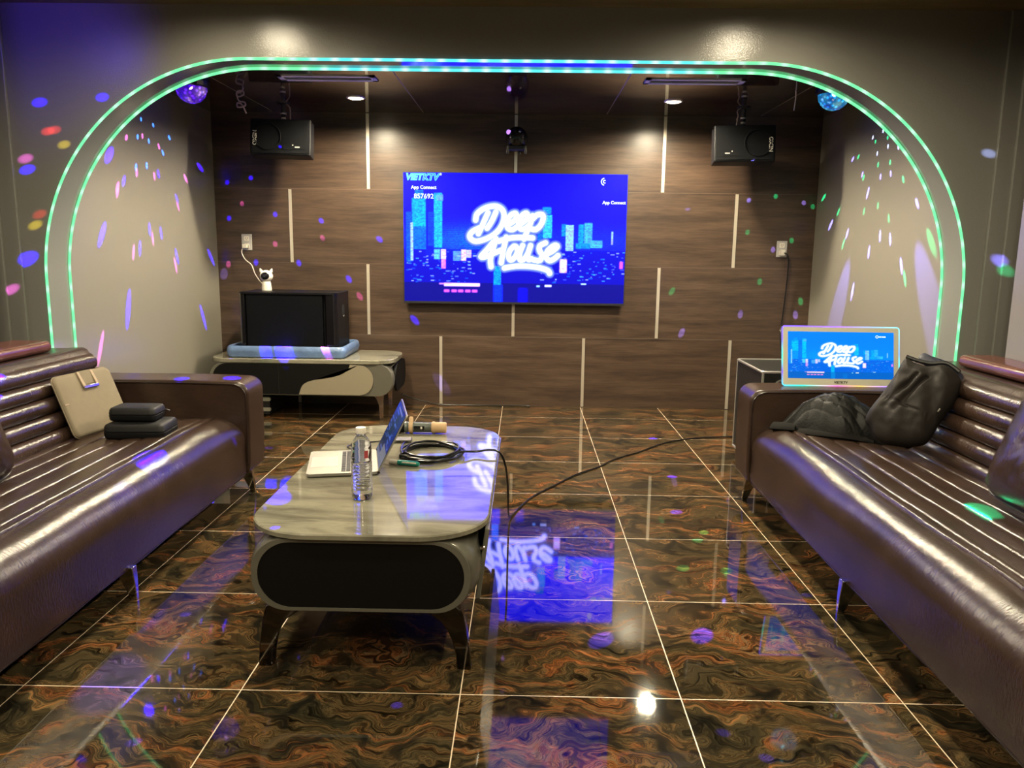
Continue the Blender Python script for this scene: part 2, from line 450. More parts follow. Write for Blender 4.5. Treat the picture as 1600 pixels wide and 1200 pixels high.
# ------------------------------------------------------------------ sofas
XM = -.12
def make_sofa(s, label, group):
    def X(x): return XM + s * x
    Y0, Y1 = 1.06, 3.84
    root = thing('sofa', (X(1.6), 2.4, 0), label, 'sofa', group)
    L = M['leather']
    # seat: long cushion stitched in lengthwise channels
    seams = [1.335, 1.375, 1.47, 1.565, 1.66, 1.755, 1.86]
    prof = [(1.225, .112), (1.208, .118), (1.203, .16), (1.202, .22), (1.2025, .265)] + [(1.325 - .1225 * math.cos(R_(k)), .285 + .116 * math.sin(R_(k))) for k in range(0, 86, 7)]
    top = []
    for a, b in zip(seams[:-1], seams[1:]):
        for t in (0, .05, .13, .25, .5, .75, .87, .95):
            x = a + (b - a) * t
            w = (b - a)
            top.append((x, .398 - (x - 1.33) * .032 + (.0062 * (1 - abs(2 * t - 1) ** 5) if t else -.004)))
    prof = prof + top + [(1.87, .375), (1.87, .14), (1.85, .112)]
    rows = []; n = 90
    for i in range(n + 1):
        y = 1.20 + (3.618 - 1.20) * i / n
        row = []
        for j, (x, z) in enumerate(prof):
            w = 1 if z > .15 and x < 1.86 else 0
            dz = noise.noise(Vector((x * 5 + s * 9, y * 2.6, 1.3))) * .007 * w
            dx = noise.noise(Vector((x * 3, y * 2.2 + s * 5, z * 9))) * .008 * w
            e = min(1, (3.618 - y) / .05 + .35)           # rounded far end
            row.append((X(x + dx), y, z + dz - (1 - e) * .02 * w))
        rows.append(row)
    MB().loft(rows).build('seat_cushion', L, root, smooth=60)
    MB().tube([(X(1.212), 1.2 + 2.41 * i / 30, .114 + .002 * math.sin(i)) for i in range(31)], .0045, 6).build('piping', M['seam'], root)
    MB().box(min(X(1.26), X(2.1)), max(X(1.26), X(2.1)), 1.22, 3.80, .095, .116).build('base_frame', M['black'], root, smooth=0)
    # backrest of stacked horizontal rolls
    a, b = Vector((1.795, .372)), Vector((1.918, .692)); d = (b - a) / 5
    nn = Vector((-d.y, d.x)).normalized()
    pr = []
    for kx in range(5):
        for t in (.0, .05, .18, .36, .55, .75, .92):
            p = a + d * (kx + t)
            bul = .024 * math.sin(PI * min(1, t * .98)) ** .55 if t else -.004
            pr.append(p + nn * bul)
    pr += [Vector((1.914, .697)), Vector((1.925, .713)), Vector((1.945, .7215)), Vector((1.975, .7205)), Vector((2.02, .7165)), Vector((2.142, .7165)), Vector((2.148, .70)), Vector((2.148, .12)), Vector((1.86, .12)), Vector((1.82, .3))]
    rows = []; n = 70
    for i in range(n + 1):
        y = 1.23 + (3.605 - 1.23) * i / n
        row = []
        for p in pr:
            q = noise.noise(Vector((p.x * 6, y * 2.4 + s * 7, p.y * 8))) * .006 if p.y < .7 and p.x < 1.95 else 0
            row.append((X(p.x - q), y, p.y))
        rows.append(row)
    MB().loft(rows).build('backrest', L, root, smooth=60)
    # arms: broad slabs with a piped inner edge
    for y0, y1, yin in ((3.622, 3.84, 3.622), (1.0, 1.215, 1.215)):
        outl = [(1.215, .113), (1.193, .125), (1.186, .18), (1.183, .30), (1.183, .49)]
        outl += [(1.248 - .065 * math.cos(R_(q)), .505 + .06 * math.sin(R_(q))) for q in range(0, 91, 15)]
        outl += [(1.5, .569), (1.9, .567), (2.148, .565), (2.148, .113)]
        am = MB().prism([(X(x), z) for x, z in outl], 'y', y0, y1).build('arm', L, root, smooth=40, bevel=.014, seg=4)
        MB().tube([(X(x + .012), yin + (-.001 if yin > 2 else .001), z - .012) for x, z in outl[2:13]] + [(X(2.0), yin, .555)], .0042, 6).build('piping', M['seam'], am)
    # splayed blade legs of polished metal
    for ly, lx, dy in ((3.70, 1.235, .02), (2.50, 1.225, 0), (1.3, 1.235, -.02), (3.70, 2.05, .02), (2.50, 2.05, 0), (1.3, 2.05, -.02)):
        f = -1 if lx < 1.6 else 1
        ring = []
        for z, hx, hy, ox in ((.118, .030, .016, 0), (.06, .022, .011, .012), (.0, .011, .007, .024)):
            c = lx + f * ox
            ring.append([(X(c - hx), ly + dy * (1 - z / .118) - hy, z), (X(c + hx), ly + dy * (1 - z / .118) - hy, z), (X(c + hx), ly + dy * (1 - z / .118) + hy, z), (X(c - hx), ly + dy * (1 - z / .118) + hy, z)])
        MB().loft(ring).build('leg', M['chrome'], root, smooth=30, bevel=.002)
    return root
make_sofa(-1, 'brown ribbed leather sofa under the beige laptop sleeve and two black zip cases', 'facing brown leather sofas')
make_sofa(1, 'brown ribbed leather sofa with the dark jackets and small monitor on it', 'facing brown leather sofas')

def make_ledge(s, yend, label):
    def X(x): return XM + s * x
    x0 = 1.985 if s < 0 else 2.005
    x1 = 2.155
    root = thing('wooden_ledge', (X(2.08), 2.3, .72), label, 'ledge', 'wooden ledges behind the sofas')
    prof = [(x0 + .027 + .027 * math.cos(R_(a)), .7455 + .027 * math.sin(R_(a))) for a in range(90, 271, 18)]
    prof += [(x1, .7185), (x1, .7725)]
    rings = [[(X(x), y, z) for x, z in prof] for y in (1.0, 2.0, yend - .02)]
    c = (x0 + .03, .7455)
    rings += [[(X(c[0] + (x - c[0]) * f), y, c[1] + (z - c[1]) * f) for x, z in prof] for f, y in ((.96, yend - .01), (.85, yend - .003), (.6, yend))]
    MB().loft(rings).build('bullnose_board', M['redwood'], root, smooth=50)
    return root
make_ledge(-1, 3.44, 'lacquered red-brown wooden ledge with a rounded edge, behind the sofa with the beige sleeve')
make_ledge(1, 3.41, 'lacquered red-brown wooden ledge with a rounded edge, behind the sofa with the jackets')

# leather scatter pillows
def pillow(cx, cy, cz, s, label, w=.46, h=.40, tilt=R_(20)):
    root = thing('leather_pillow', (cx, cy, .40), label, 'pillow', 'leather scatter pillows')
    c = Vector((cx, cy, cz))
    u = Vector((0, 1, 0)); v = Vector((s * math.sin(tilt), 0, math.cos(tilt))); n = u.cross(v) * (1 if s > 0 else -1)
    if n.x * s > 0: n = -n
    ol = []
    for kk in range(32):
        a = 2 * PI * kk / 32
        cc, ss = math.cos(a), math.sin(a)
        e = .32
        ol.append(c + u * (w / 2 * abs(cc) ** e * (1 if cc > 0 else -1)) + v * (h / 2 * abs(ss) ** e * (1 if ss > 0 else -1)))
    puff(ol, n, .065, 'cover', M['leather'], root, nz=.008, back=.8, seed=3)
    MB().tube([p for p in smooth_path(ol, 4, True)], .004, 6, True).build('piping', M['seam'], root)
pillow(XM + 1.735, 2.33, .605, 1, 'brown leather pillow leaning on the ribbed backrest in front of the dark jackets')
pillow(XM - 1.72, 2.40, .59, -1, 'brown leather pillow on the sofa at the left picture edge, only its corner showing')
# ------------------------------------------------------------------ low tables (same family: marble slab, pill-shaped body, curved legs)
def pill(x0, x1, z0, z1, r, n=10):
    return rrect(x0, x1, z0, z1, r, n)

def coffee_table():
    root = thing('coffee_table', (-.44, 2.7, 0), 'low grey coffee table with marble top and rounded black front panel', 'coffee table')
    # slab
    x0, x1, y0, y1 = -.792, -.096, 2.035, 3.395
    rings = []
    for z, g in ((.402, .006), (.405, .0), (.417, .0), (.4205, .004)):
        rings.append([(x, y, z) for x, y in rrect(x0 + g, x1 - g, y0 + g, y1 - g, .20 - g, 14)])
    MB().loft(rings).build('tabletop', M['marble'], root, smooth=30)
    # body: stadium section swelling behind the end rims
    rings = []
    for y, g in ((2.06, .034), (2.066, .026), (2.10, .012), (2.16, .004), (2.3, 0), (2.72, 0), (3.14, 0), (3.27, .004), (3.33, .012), (3.355, .026), (3.36, .034)):
        rings.append([(x, y, z) for x, z in pill(-.782 + g, -.108 - g, .18 + g * .45, .403 - g * .12, .105 - g * .2, 10)])
    MB().loft(rings).build('body', M['greylac'], root, smooth=50)
    # front rim and black inset
    ri = MB()
    a = pill(-.752, -.140, .190, .4005, .098, 12); b = pill(-.735, -.157, .199, .391, .094, 12)
    ri.loft([[(x, 2.064, z) for x, z in a], [(x, 2.050, z) for x, z in a], [(x, 2.050, z) for x, z in b], [(x, 2.064, z) for x, z in b]], caps=False)
    ri.build('front_rim', M['greylac'], root, smooth=40)
    MB().prism(pill(-.7345, -.1575, .1995, .3905, .0938, 12), 'y', 2.052, 2.07).build('front_panel', M['blackpanel'], root, smooth=40)
    # drop-front panel along the right side, standing a little open
    rings = []
    for z, xo in ((.200, -.018), (.398, .006)):
        rings.append([(-.112 + xo, 2.155 + xo * 1.6, z), (-.098 + xo, 2.155 + xo * 1.6, z), (-.098 + xo, 3.29, z), (-.112 + xo, 3.29, z)])
    MB().loft(rings).build('side_panel', M['greylac'], root, smooth=0, bevel=.003)
    MB().lathe([(.0, 0), (.006, 0), (.007, .01), (.005, .014), (0, .015)], (-.118, 2.135, .352), 12, Matrix.Rotation(R_(90), 3, 'Y')).build('hinge', M['chrome'], root)
    # curved fin legs
    def leg(s, y, yy):
        cx = -.4475
        def X(x): return cx + s * x
        outer = [(.215, .196), (.262, .196), (.280, .18), (.288, .155), (.296, .11), (.303, .06), (.308, 0)]
        inner = [(.268, 0), (.264, .045), (.255, .085), (.240, .12), (.222, .145), (.196, .165), (.165, .184), (.165, .196)]
        MB().prism([(X(x), z) for x, z in outer + inner], 'y', y, yy).build('leg', M['darkchrome'], root, smooth=35, bevel=.003)
    for s in (-1, 1):
        leg(s, 2.085, 2.125); leg(s, 3.20, 3.24)
coffee_table()

def console():
    root = thing('media_console', (-1.55, 5.6, 0), 'long low console with marble top and wavy beige front, under the subwoofer', 'cabinet')
    x0, x1, y0, y1 = -2.205, -.905, 5.34, 5.90
    rings = []
    for z, g in ((.400, .006), (.404, 0), (.426, 0), (.430, .004)):
        rings.append([(x, y, z) for x, y in rrect(x0 + g, x1 - g, y0 + g, y1 - g, .15 - g, 12)])
    MB().loft(rings).build('tabletop', M['marble'], root, smooth=30)
    rings = []
    for y, g in ((5.352, .012), (5.36, .006), (5.38, .0), (5.84, 0), (5.87, .01)):
        rings.append([(x, y, z) for x, z in pill(-2.20 + g, -.905 - g, .172 + g * .4, .401, .11 - g, 10)])
    MB().loft(rings).build('body', M['greylac'], root, smooth=50)
    # flat doors: black with a beige wave on the right
    F_ = 5.346
    def outline_front(xa, xb):
        return [(x, z) for x, z in pill(-2.165, -1.045, .184, .396, .10, 12)]
    full = outline_front(0, 0)
    MB().prism(full, 'y', F_, 5.36).build('door_panel', M['blackpanel'], root, smooth=40)
    wave = smooth_path([(-1.205, .397, 0), (-1.222, .362, 0), (-1.275, .325, 0), (-1.37, .300, 0), (-1.47, .284, 0), (-1.535, .252, 0), (-1.565, .184, 0)], 8)
    right = [(x, z) for x, z in full if x > -1.13]
    rs = sorted([p for p in right if p[1] < .29], key=lambda p: p[0])
    rt_ = sorted([p for p in right if p[1] >= .29], key=lambda p: -p[0])
    bp = [(p.x, p.y) for p in wave] + [(-1.14, .184)] + rs + rt_ + [(-1.145, .396)]
    bm = bmesh.new(); f = bm.faces.new([bm.verts.new((x, F_ - .003, z)) for x, z in bp]); bmesh.ops.triangulate(bm, faces=[f])
    mb = MB(); mb.add([v.co[:] for v in bm.verts], [tuple(v.index for v in q.verts) for q in bm.faces] if not bm.verts.index_update() else [])
    bm.free()
    n = len(bp)
    mb.add([(x, F_ - .003, z) for x, z in bp] + [(x, F_ + .003, z) for x, z in bp], [(i, (i + 1) % n, n + (i + 1) % n, n + i) for i in range(n)])
    mb.build('door_panel', M['beigelac'], root, smooth=30)['label'] = 'beige wave-shaped door'
    MB().box(-1.706, -1.702, F_ - .0015, F_ + .002, .186, .395).build('door_gap', M['black'], root, smooth=0)
    MB().prism(rrect(5.42, 5.86, .19, .39, .09, 8), 'x', -.915, -.898).build('end_panel', M['blackpanel'], root, smooth=40)
    for x, y, s in ((-1.02, 5.43, 1), (-2.09, 5.43, -1), (-1.02, 5.80, 1), (-2.09, 5.80, -1)):
        pl = [(x - .055 * s, .185), (x + .035 * s, .185), (x + .03 * s, .12), (x + .03 * s, 0), (x + .004 * s, 0), (x + .0 * s, .10), (x - .02 * s, .15)]
        MB().prism(pl, 'y', y - .018, y + .018).build('leg', M['chrome'], root, smooth=35, bevel=.003)
console()

# foam tray and subwoofer
def tray():
    root = thing('foam_tray', (-1.67, 5.6, .43), 'shallow tray of blue-lit translucent foam wrap under the subwoofer', 'packing tray')
    o = rrect(-2.085, -1.245, 5.385, 5.895, .05, 6); i_ = rrect(-2.045, -1.285, 5.425, 5.865, .03, 6)
    rg = []
    for z, src, g in ((.431, o, .02), (.437, o, .006), (.47, o, 0), (.50, o, .002), (.512, o, .012), (.508, i_, -.004), (.455, i_, 0)):
        rr = []
        for k, (x, y) in enumerate(src):
            w = .009 * noise.noise(Vector((x * 11, y * 11, z * 60)))
            cx, cy_ = -1.665, 5.64
            rr.append((x + (cx - x) * g / .4 + w, y + (cy_ - y) * g / .25 + w, z + (.004 * noise.noise(Vector((x * 20, y * 20, 3))) if .44 < z else 0)))
        rg.append(rr)
    MB().loft(rg).build('tray_shell', M['foam'], root, smooth=50)
tray()

def subwoofer():
    root = thing('subwoofer', (-1.65, 5.62, .455), 'big black subwoofer box standing in the foam tray on the console', 'subwoofer')
    x0, x1, y0, y1, z0, z1 = -2.0, -1.315, 5.435, 5.84, .456, .884
    b = MB()
    b.box(x0, x1, y0 + .05, y1, z0, z1)
    b.build('cabinet', M['blackcab'], root, smooth=0, bevel=.006)
    MB().prism([(x0, y0 + .05), (x1, y0 + .05), (x1 - .004, y0 + .03), (x1 - .025, y0 + .006), (x1 - .05, y0), (x0 + .05, y0), (x0 + .025, y0 + .006), (x0 + .004, y0 + .03)], 'z', z1 - .012, z1).build('front_lip', M['blackcab'], root, smooth=40)
    MB().prism([(x0, y0 + .05), (x1, y0 + .05), (x1 - .004, y0 + .03), (x1 - .025, y0 + .006), (x1 - .05, y0), (x0 + .05, y0), (x0 + .025, y0 + .006), (x0 + .004, y0 + .03)], 'z', z0, z0 + .012).build('front_lip', M['blackcab'], root, smooth=40)
    MB().prism([(x0 + .002, y0 + .052), (x0 + .002, y0 + .032), (x0 + .020, y0 + .010), (x0 + .04, y0 + .02), (x0 + .055, y0 + .052)], 'z', z0 + .01, z1 - .01).build('corner_post', M['blackgloss'], root, smooth=40)
    MB().prism([(x1 - .002, y0 + .052), (x1 - .002, y0 + .032), (x1 - .020, y0 + .010), (x1 - .07, y0 + .008), (x1 - .09, y0 + .052)], 'z', z0 + .01, z1 - .01).build('corner_post', M['blackgloss'], root, smooth=40)
    MB().box(x0 + .055, x1 - .095, y0 + .012, y0 + .052, z0 + .012, z1 - .012).build('grille', M['grille'], root, smooth=0, bevel=.003)
    hd = MB().prism(rrect(5.63, 5.69, .70, .79, .028, 6), 'x', x1 - .01, x1 + .0015).build('handle_recess', mat('deep_black', (.001, .001, .001), .8), root, smooth=40)
    MB().tube([(x1 + .001, 5.645, .712), (x1 + .003, 5.66, .706), (x1 + .001, 5.675, .712)], .003, 6).build('handle_lip', M['silver'], hd)
subwoofer()

def cat_camera():
    c = Vector((-1.872, 5.68, .884))
    root = thing('pet_camera', c, 'small white camera with cat ears on top of the subwoofer', 'camera')
    MB().lathe([(0, 0), (.036, 0), (.037, .004), (.031, .05), (.028, .066), (0, .068)], c, 24).build('base', M['white'], root)
    h = MB(); hc = c + Vector((0, 0, .103))
    rings = []
    for k in range(13):
        a = -PI / 2 + PI * k / 12
        rings.append([hc + Vector((.047 * math.cos(a) * math.cos(2 * PI * j / 24), .040 * math.cos(a) * math.sin(2 * PI * j / 24), .043 * math.sin(a))) for j in range(24)])
    h.loft(rings); hd = h.build('head', M['white'], root, smooth=80)
    for s in (-1, 1):
        p = hc + Vector((s * .030, 0, .026))
        MB().loft([[p + Vector((s * .004 * i + r_ * math.cos(2 * PI * j / 12), r_ * .6 * math.sin(2 * PI * j / 12), .009 * i)) for j in range(12)] for i, r_ in ((0, .016), (1, .014), (2, .010), (3, .004), (3.3, .001))]).build('ear', M['white'], hd, smooth=80)
    fc = MB(); rings = []
    for r_, dy in ((.0315, -.028), (.029, -.0345), (.018, -.0395), (.001, -.041)):
        rings.append([hc + Vector((r_ * math.cos(2 * PI * j / 24), dy, r_ * .88 * math.sin(2 * PI * j / 24) + .001)) for j in range(24)])
    fc.loft(rings); fp = fc.build('face_plate', M['blackgloss'], hd, smooth=60)
    MB().lathe([(.009, 0), (.009, .003), (.006, .0035), (0, .002)], hc + Vector((0, -.040, .002)), 16, Matrix.Rotation(R_(90), 3, 'X')).build('lens', M['lens'], fp)
cat_camera()

def plate(x, z, label):
    root = thing('wall_outlet', (x, YB, z), label, 'outlet', 'wall outlets')
    MB().box(x - .039, x + .039, YB - .008, YB - .0015, z - .06, z + .06).build('cover_plate', M['offwhite'], root, smooth=0, bevel=.003)
    for dz in (.027, -.027):
        so = MB().prism(rrect(x - .020, x + .020, z + dz - .018, z + dz + .018, .008, 5), 'y', YB - .0095, YB - .006).build('socket', M['white'], root, smooth=40)
        s_ = MB()
        for dx in (-.007, .007): s_.box(x + dx - .0015, x + dx + .0015, YB - .0105, YB - .009, z + dz - .002, z + dz + .008)
        s_.box(x - .002, x + .002, YB - .0105, YB - .009, z + dz - .011, z + dz - .007)
        s_.build('slots', M['black'], so, smooth=0)
plate(-2.102, 1.228, 'white wall outlet above the subwoofer with a white plug in it')
plate(1.909, 1.226, 'white wall outlet with a black cord, above the flight case')

r = thing('power_cord', (-2.11, YB - .02, 1.19), 'thin white cord running from the outlet to the cat-eared camera', 'cord')
MB().box(-2.128, -2.085, YB - .045, YB - .010, 1.182, 1.212).build('plug', M['white'], r, smooth=0, bevel=.006)
MB().tube(smooth_path([(-2.125, YB - .035, 1.186), (-2.128, YB - .05, 1.15), (-2.10, YB - .06, 1.10), (-2.055, YB - .06, 1.06), (-2.03, YB - .07, 1.0), (-1.985, YB - .12, .955), (-1.93, YB - .2, .925), (-1.905, 5.70, .915)], 6), .0032, 6).build('cable', M['white'], r)
r = thing('power_cord', (1.92, YB - .02, 1.19), 'black cord hanging from the outlet down to the flight case', 'cord')
MB().box(1.892, 1.926, YB - .05, YB - .010, 1.178, 1.222).build('plug', M['white'], r, smooth=0, bevel=.006)
MB().tube(smooth_path([(1.915, YB - .045, 1.20), (1.945, YB - .06, 1.17), (1.953, YB - .05, 1.05), (1.945, YB - .04, .8), (1.93, YB - .05, .6), (1.88, 5.7, .45), (1.80, 5.3, .20), (1.72, 5.0, .04), (1.62, 4.7, .006), (1.6, 4.62, .006)], 6), .0055, 6).build('cable', M['rubber'], r)

# amplifier under the console
r = thing('amplifier', (-1.95, 5.6, 0), 'black device with silver bars on the floor under the console', 'amplifier')
MB().box(-2.12, -1.81, 5.46, 5.78, .012, .148).build('case', M['black'], r, smooth=0, bevel=.004)
for z in (.052, .125):
    MB().prism(rrect(-2.115, -1.80, z - .013, z + .013, .012, 4), 'y', 5.447, 5.462).build('front_bar', M['silver'], r, smooth=40)
for x in (-2.09, -1.84):
    for y in (5.5, 5.74): MB().lathe([(0, 0), (.012, 0), (.012, .013), (0, .013)], (x, y, 0), 10).build('foot', M['black'], r)

# ------------------------------------------------------------------ things on the coffee table
ZT = .4205
def laptop():
    h0 = Vector((-.498, 2.607, 0)); hd = Vector((-.207, .978, 0)).normalized(); fd = Vector((-hd.y, hd.x, 0))   # fd points to the user (-x)
    root = thing('laptop', (-.62, 2.74, ZT), 'open silver laptop with a dark blue screen on the coffee table', 'laptop')
    Lw, Dp = .312, .242
    def P(a, b, z): return h0 + hd * a + fd * b + Vector((0, 0, z))
    def slab(a0, a1, b0, b1, z0, z1, r=.012):
        return [[P(a, b, z) for a, b in rrect(a0, a1, b0, b1, r, 5)] for z in (z0, z1)]
    base = MB().loft([[P(a, b, ZT + .001) for a, b in rrect(.006, Lw - .006, .006, Dp - .006, .012, 5)], [P(a, b, ZT + .006) for a, b in rrect(0, Lw, 0, Dp, .014, 5)], [P(a, b, ZT + .0145) for a, b in rrect(0, Lw, 0, Dp, .014, 5)]]).build('base', M['alu'], root, smooth=40)
    kb = MB().loft(slab(.018, Lw - .018, .026, .128, ZT + .0142, ZT + .0148, .004)).build('keyboard', mat('keyboard_well', (.30, .29, .265), .5), base, smooth=0)
    keys = MB()
    for row in range(6):
        n = 14 if row < 5 else 9
        for c in range(n):
            a0 = .020 + (Lw - .040) * c / n; a1 = .020 + (Lw - .040) * (c + .9) / n
            b0 = .028 + .0165 * row; b1 = b0 + .0143
            if row == 5 and 3 <= c <= 5: a1 = a0 + (Lw - .04) / n
            keys.loft([[P(a, b, z) for a, b in ((a0, b0), (a1, b0), (a1, b1), (a0, b1))] for z in (ZT + .0147, ZT + .0160)])
    keys.build('keys', M['keys'], kb, smooth=0)
    MB().loft(slab(Lw / 2 - .068, Lw / 2 + .068, .140, .232, ZT + .0143, ZT + .0149, .004)).build('trackpad', mat('trackpad', (.44, .43, .40), .3, .2), base, smooth=0)
    t = R_(27); vd = Vector((-fd.x * math.sin(t), -fd.y * math.sin(t), math.cos(t))); nd = hd.cross(vd)
    if nd.dot(fd) < 0: nd = -nd
    o = h0 + Vector((0, 0, ZT + .012))
    def Q(a, v, n): return o + hd * a + vd * v + nd * n
    lid = MB().loft([[Q(a, v, n) for a, v in rrect(0, Lw, 0, .222, .010, 5)] for n in (-.0035, .0015)]).build('lid', M['alu'], root, smooth=40)
    MB().loft([[Q(a, v, n) for a, v in rrect(.003, Lw - .003, .003, .219, .008, 5)] for n in (.0012, .0022)]).build('screen_bezel', M['blackgloss'], lid, smooth=40)
    W, Hh = 96, 60
    uu, vv = np.meshgrid((np.arange(W) + .5) / W, (np.arange(Hh) + .5) / Hh)
    img = np.zeros((Hh, W, 3)); img[:] = (.002, .006, .045)
    img[..., 2] += .10 * (np.sin(uu * 5 + vv * 3) * .5 + .5); img[..., 1] += .02 * vv
    rng = np.random.RandomState(3)
    for _ in range(26):
        a, b, l = rng.rand(), rng.rand() * .8 + .15, rng.rand() * .3 + .05
        msk = (abs(vv - b) < .012) & (uu > a) & (uu < a + l); img[msk] += (.03, .06, .22)
    img[(vv < .1)] = (.06, .075, .14); img[(vv > .1) & (vv < .28) & (uu < .55)] = (.10, .11, .15)
    img[(abs(vv - .93) < .02) & (uu > .2) & (uu < .8)] = (.14, .16, .28)
    screen_mesh('display', img, lambda u, v: Q(.008 + u * (Lw - .016), .009 + (.203) * v, .0026), lid, 1.0)
    MB().tube([P(.004, -.002, ZT + .010), P(Lw - .004, -.002, ZT + .010)], .005, 8).build('hinge', M['black'], root)

def screen_mesh(name, img, fn, parent, strength, rough=.25, label=None):
    """emissive picture carried as colours on a fine grid (rows run bottom to top)"""
    Hh, W = img.shape[:2]
    off = origin_of(parent)
    vs = np.array([fn(i / (W - 1), j / (Hh - 1)) for j in range(Hh) for i in range(W)], dtype=np.float32).reshape(-1, 3) - np.array(off, dtype=np.float32)
    me = bpy.data.meshes.new(name)
    idx = np.arange(W * Hh).reshape(Hh, W)
    q = np.stack([idx[:-1, :-1], idx[:-1, 1:], idx[1:, 1:], idx[1:, :-1]], -1).reshape(-1, 4)
    me.from_pydata(vs.tolist(), [], q.tolist())
    ca = me.color_attributes.new('Col', 'FLOAT_COLOR', 'POINT')
    rgba = np.ones((W * Hh, 4), dtype=np.float32); rgba[:, :3] = img.reshape(-1, 3)
    ca.data.foreach_set('color', rgba.ravel())
    me.materials.append(attr_emit(name + '_light', 'Col', strength, rough=rough))
    o = bpy.data.objects.new(name, me); COL.objects.link(o); o.parent = parent
    return o
laptop()

def bottle():
    c = Vector((-.502, 2.358, ZT))
    root = thing('water_bottle', c, 'clear ribbed plastic water bottle with a white cap, beside the laptop', 'bottle')
    pr = [(0, .004), (.016, .002), (.026, 0), (.0305, .004), (.0325, .010)]
    z = .012
    while z < .112:
        pr += [(.0322, z), (.0322, z + .005), (.0300, z + .0075), (.0322, z + .010)]; z += .0112
    pr += [(.0318, .118), (.0312, .122), (.0318, .126), (.0318, .160), (.0308, .163), (.0316, .166), (.0300, .174), (.0255, .186), (.019, .196), (.0142, .201), (.0135, .204), (.0135, .2055), (.0165, .206), (.0165, .2085), (.0135, .209), (.0128, .214), (0, .214)]
    MB().lathe(pr, c + Vector((0, 0, .001)), 32).build('body', M['pet'], root, smooth=70)
    cap = MB(); n = 48
    cap.loft([[c + Vector(((r_ + (.0004 if k % 2 else 0)) * math.cos(2 * PI * k / n), (r_ + (.0004 if k % 2 else 0)) * math.sin(2 * PI * k / n), z)) for k in range(n)] for r_, z in ((.0152, .2095), (.0155, .211), (.0155, .226), (.0145, .2285), (.001, .2288))])
    cap.build('cap', M['white'], root, smooth=50)
    lb = MB(); pts = [(.0322 * math.cos(R_(a)), .0322 * math.sin(R_(a))) for a in range(-62, -36, 4)]
    lb.sheet([[c + Vector((x, y, z)) for x, y in pts] for z in (.136, .160)]); lb.build('label', mat('red_label_print', (.35, .05, .06), .4), root)
    lb = MB(); pts = [(.0322 * math.cos(R_(a)), .0322 * math.sin(R_(a))) for a in range(-128, -119, 3)]
    lb.sheet([[c + Vector((x, y, z)) for x, y in pts] for z in (.120, .131)]); lb.build('date_mark', M['black'], root)
bottle()

def microphone():
    y, z = 3.247, ZT + .0265
    root = thing('microphone', (-.42, y, ZT), 'grey wireless microphone with beige rubber rings lying at the far end of the table', 'microphone')
    RX = Matrix.Rotation(R_(90), 3, 'Y')
    def L(prof, x): return MB().lathe(prof, (x, y, z), 28, RX)
    L([(0, 0), (.017, .002), (.024, .010), (.0262, .022), (.0262, .034), (.024, .042), (.0245, .048), (.022, .060), (0, .06)], -.560).build('grille_head', M['grille'], root)
    L([(0, 0), (.0235, 0), (.0245, .004), (.0235, .013), (.0, .013)], -.502).build('collar', M['micgrey'], root)
    L([(0, 0), (.0185, 0), (.0218, .006), (.0222, .02), (.0205, .105), (0, .105)], -.492).build('body', M['micgrey'], root)
    # anti-roll ring with a raised peak
    rg = []
    for x, g in ((-.484, .9), (-.481, 1.), (-.470, 1.), (-.467, .9)):
        rg.append([(x, y + math.cos(2 * PI * k / 24) * .0262 * g, z + math.sin(2 * PI * k / 24) * (.0262 + (.020 if k in (6,) else .015 if k in (5, 7) else 0)) * g) for k in range(24)])
    MB().loft(rg).build('anti_roll_ring', M['beigerub'], root, smooth=40)
    L([(0, 0), (.023, 0), (.0255, .004), (.0255, .012), (.0232, .016), (.0232, .058), (.021, .062), (0, .062)], -.388).build('tail_sleeve', M['beigerub'], root)
    dp = MB().sheet([[(x, y - .0228 * math.cos(a), z + .0228 * math.sin(a)) for a in (R_(-22), R_(0), R_(25))] for x in (-.462, -.418)]).build('display_window', M['blackgloss'], root)
    MB().sheet([[(x, y - .0232 * math.cos(a), z + .0232 * math.sin(a)) for a in (R_(-6), R_(6), R_(18))] for x in (-.4335, -.426)]).build('display_mark', M['white'], dp)
microphone()

r = thing('usb_hub', (-.50, 3.09, ZT), 'small flat grey hub behind the laptop screen, ports facing the camera', 'hub')
MB().obox((-.500, 3.095, ZT + .007), .095, .055, .012, Matrix.Rotation(R_(4), 3, 'Z')).build('case', mat('hub_grey', (.12, .11, .10), .4, .4), r, smooth=0, bevel=.002)
pm = MB()
for k in range(3): pm.obox((-.528 + k * .028, 3.0655 + k * .002, ZT + .007), .018, .003, .006, Matrix.Rotation(R_(4), 3, 'Z'))
pm.build('ports', M['black'], r, smooth=0)
MB().tube(smooth_path([(-.546, 3.09, ZT + .007), (-.60, 3.075, ZT + .003), (-.66, 3.05, ZT + .003), (-.69, 2.99, ZT + .004), (-.665, 2.935, ZT + .008)], 6), .0025, 6).build('cable', M['rubber'], r)

r = thing('marker', (-.43, 2.75, ZT), 'teal whiteboard marker with a white end, in front of the coiled cable', 'marker')
a, b = Vector((-.485, 2.757, ZT + .0095)), Vector((-.372, 2.728, ZT + .0095)); d = b - a
ax = d.normalized(); Mz = ax.to_track_quat('Z', 'Y').to_matrix()
MB().lathe([(0, 0), (.0072, .0), (.0086, .002), (.0086, .035), (0, .035)], a, 18, Mz).build('barrel_end', M['white'], r)
MB().lathe([(0, .034), (.0092, .034), (.0095, .037), (.0095, .095), (.0088, .108), (.0065, .116), (0, .117)], a, 18, Mz).build('cap', M['teal'], r)
MB().obox(a + ax * .078 + Vector((0, -.009, .004)), .055, .003, .005, Matrix.Rotation(math.atan2(d.y, d.x), 3, 'Z')).build('clip', M['white'], r, smooth=0, bevel=.001)

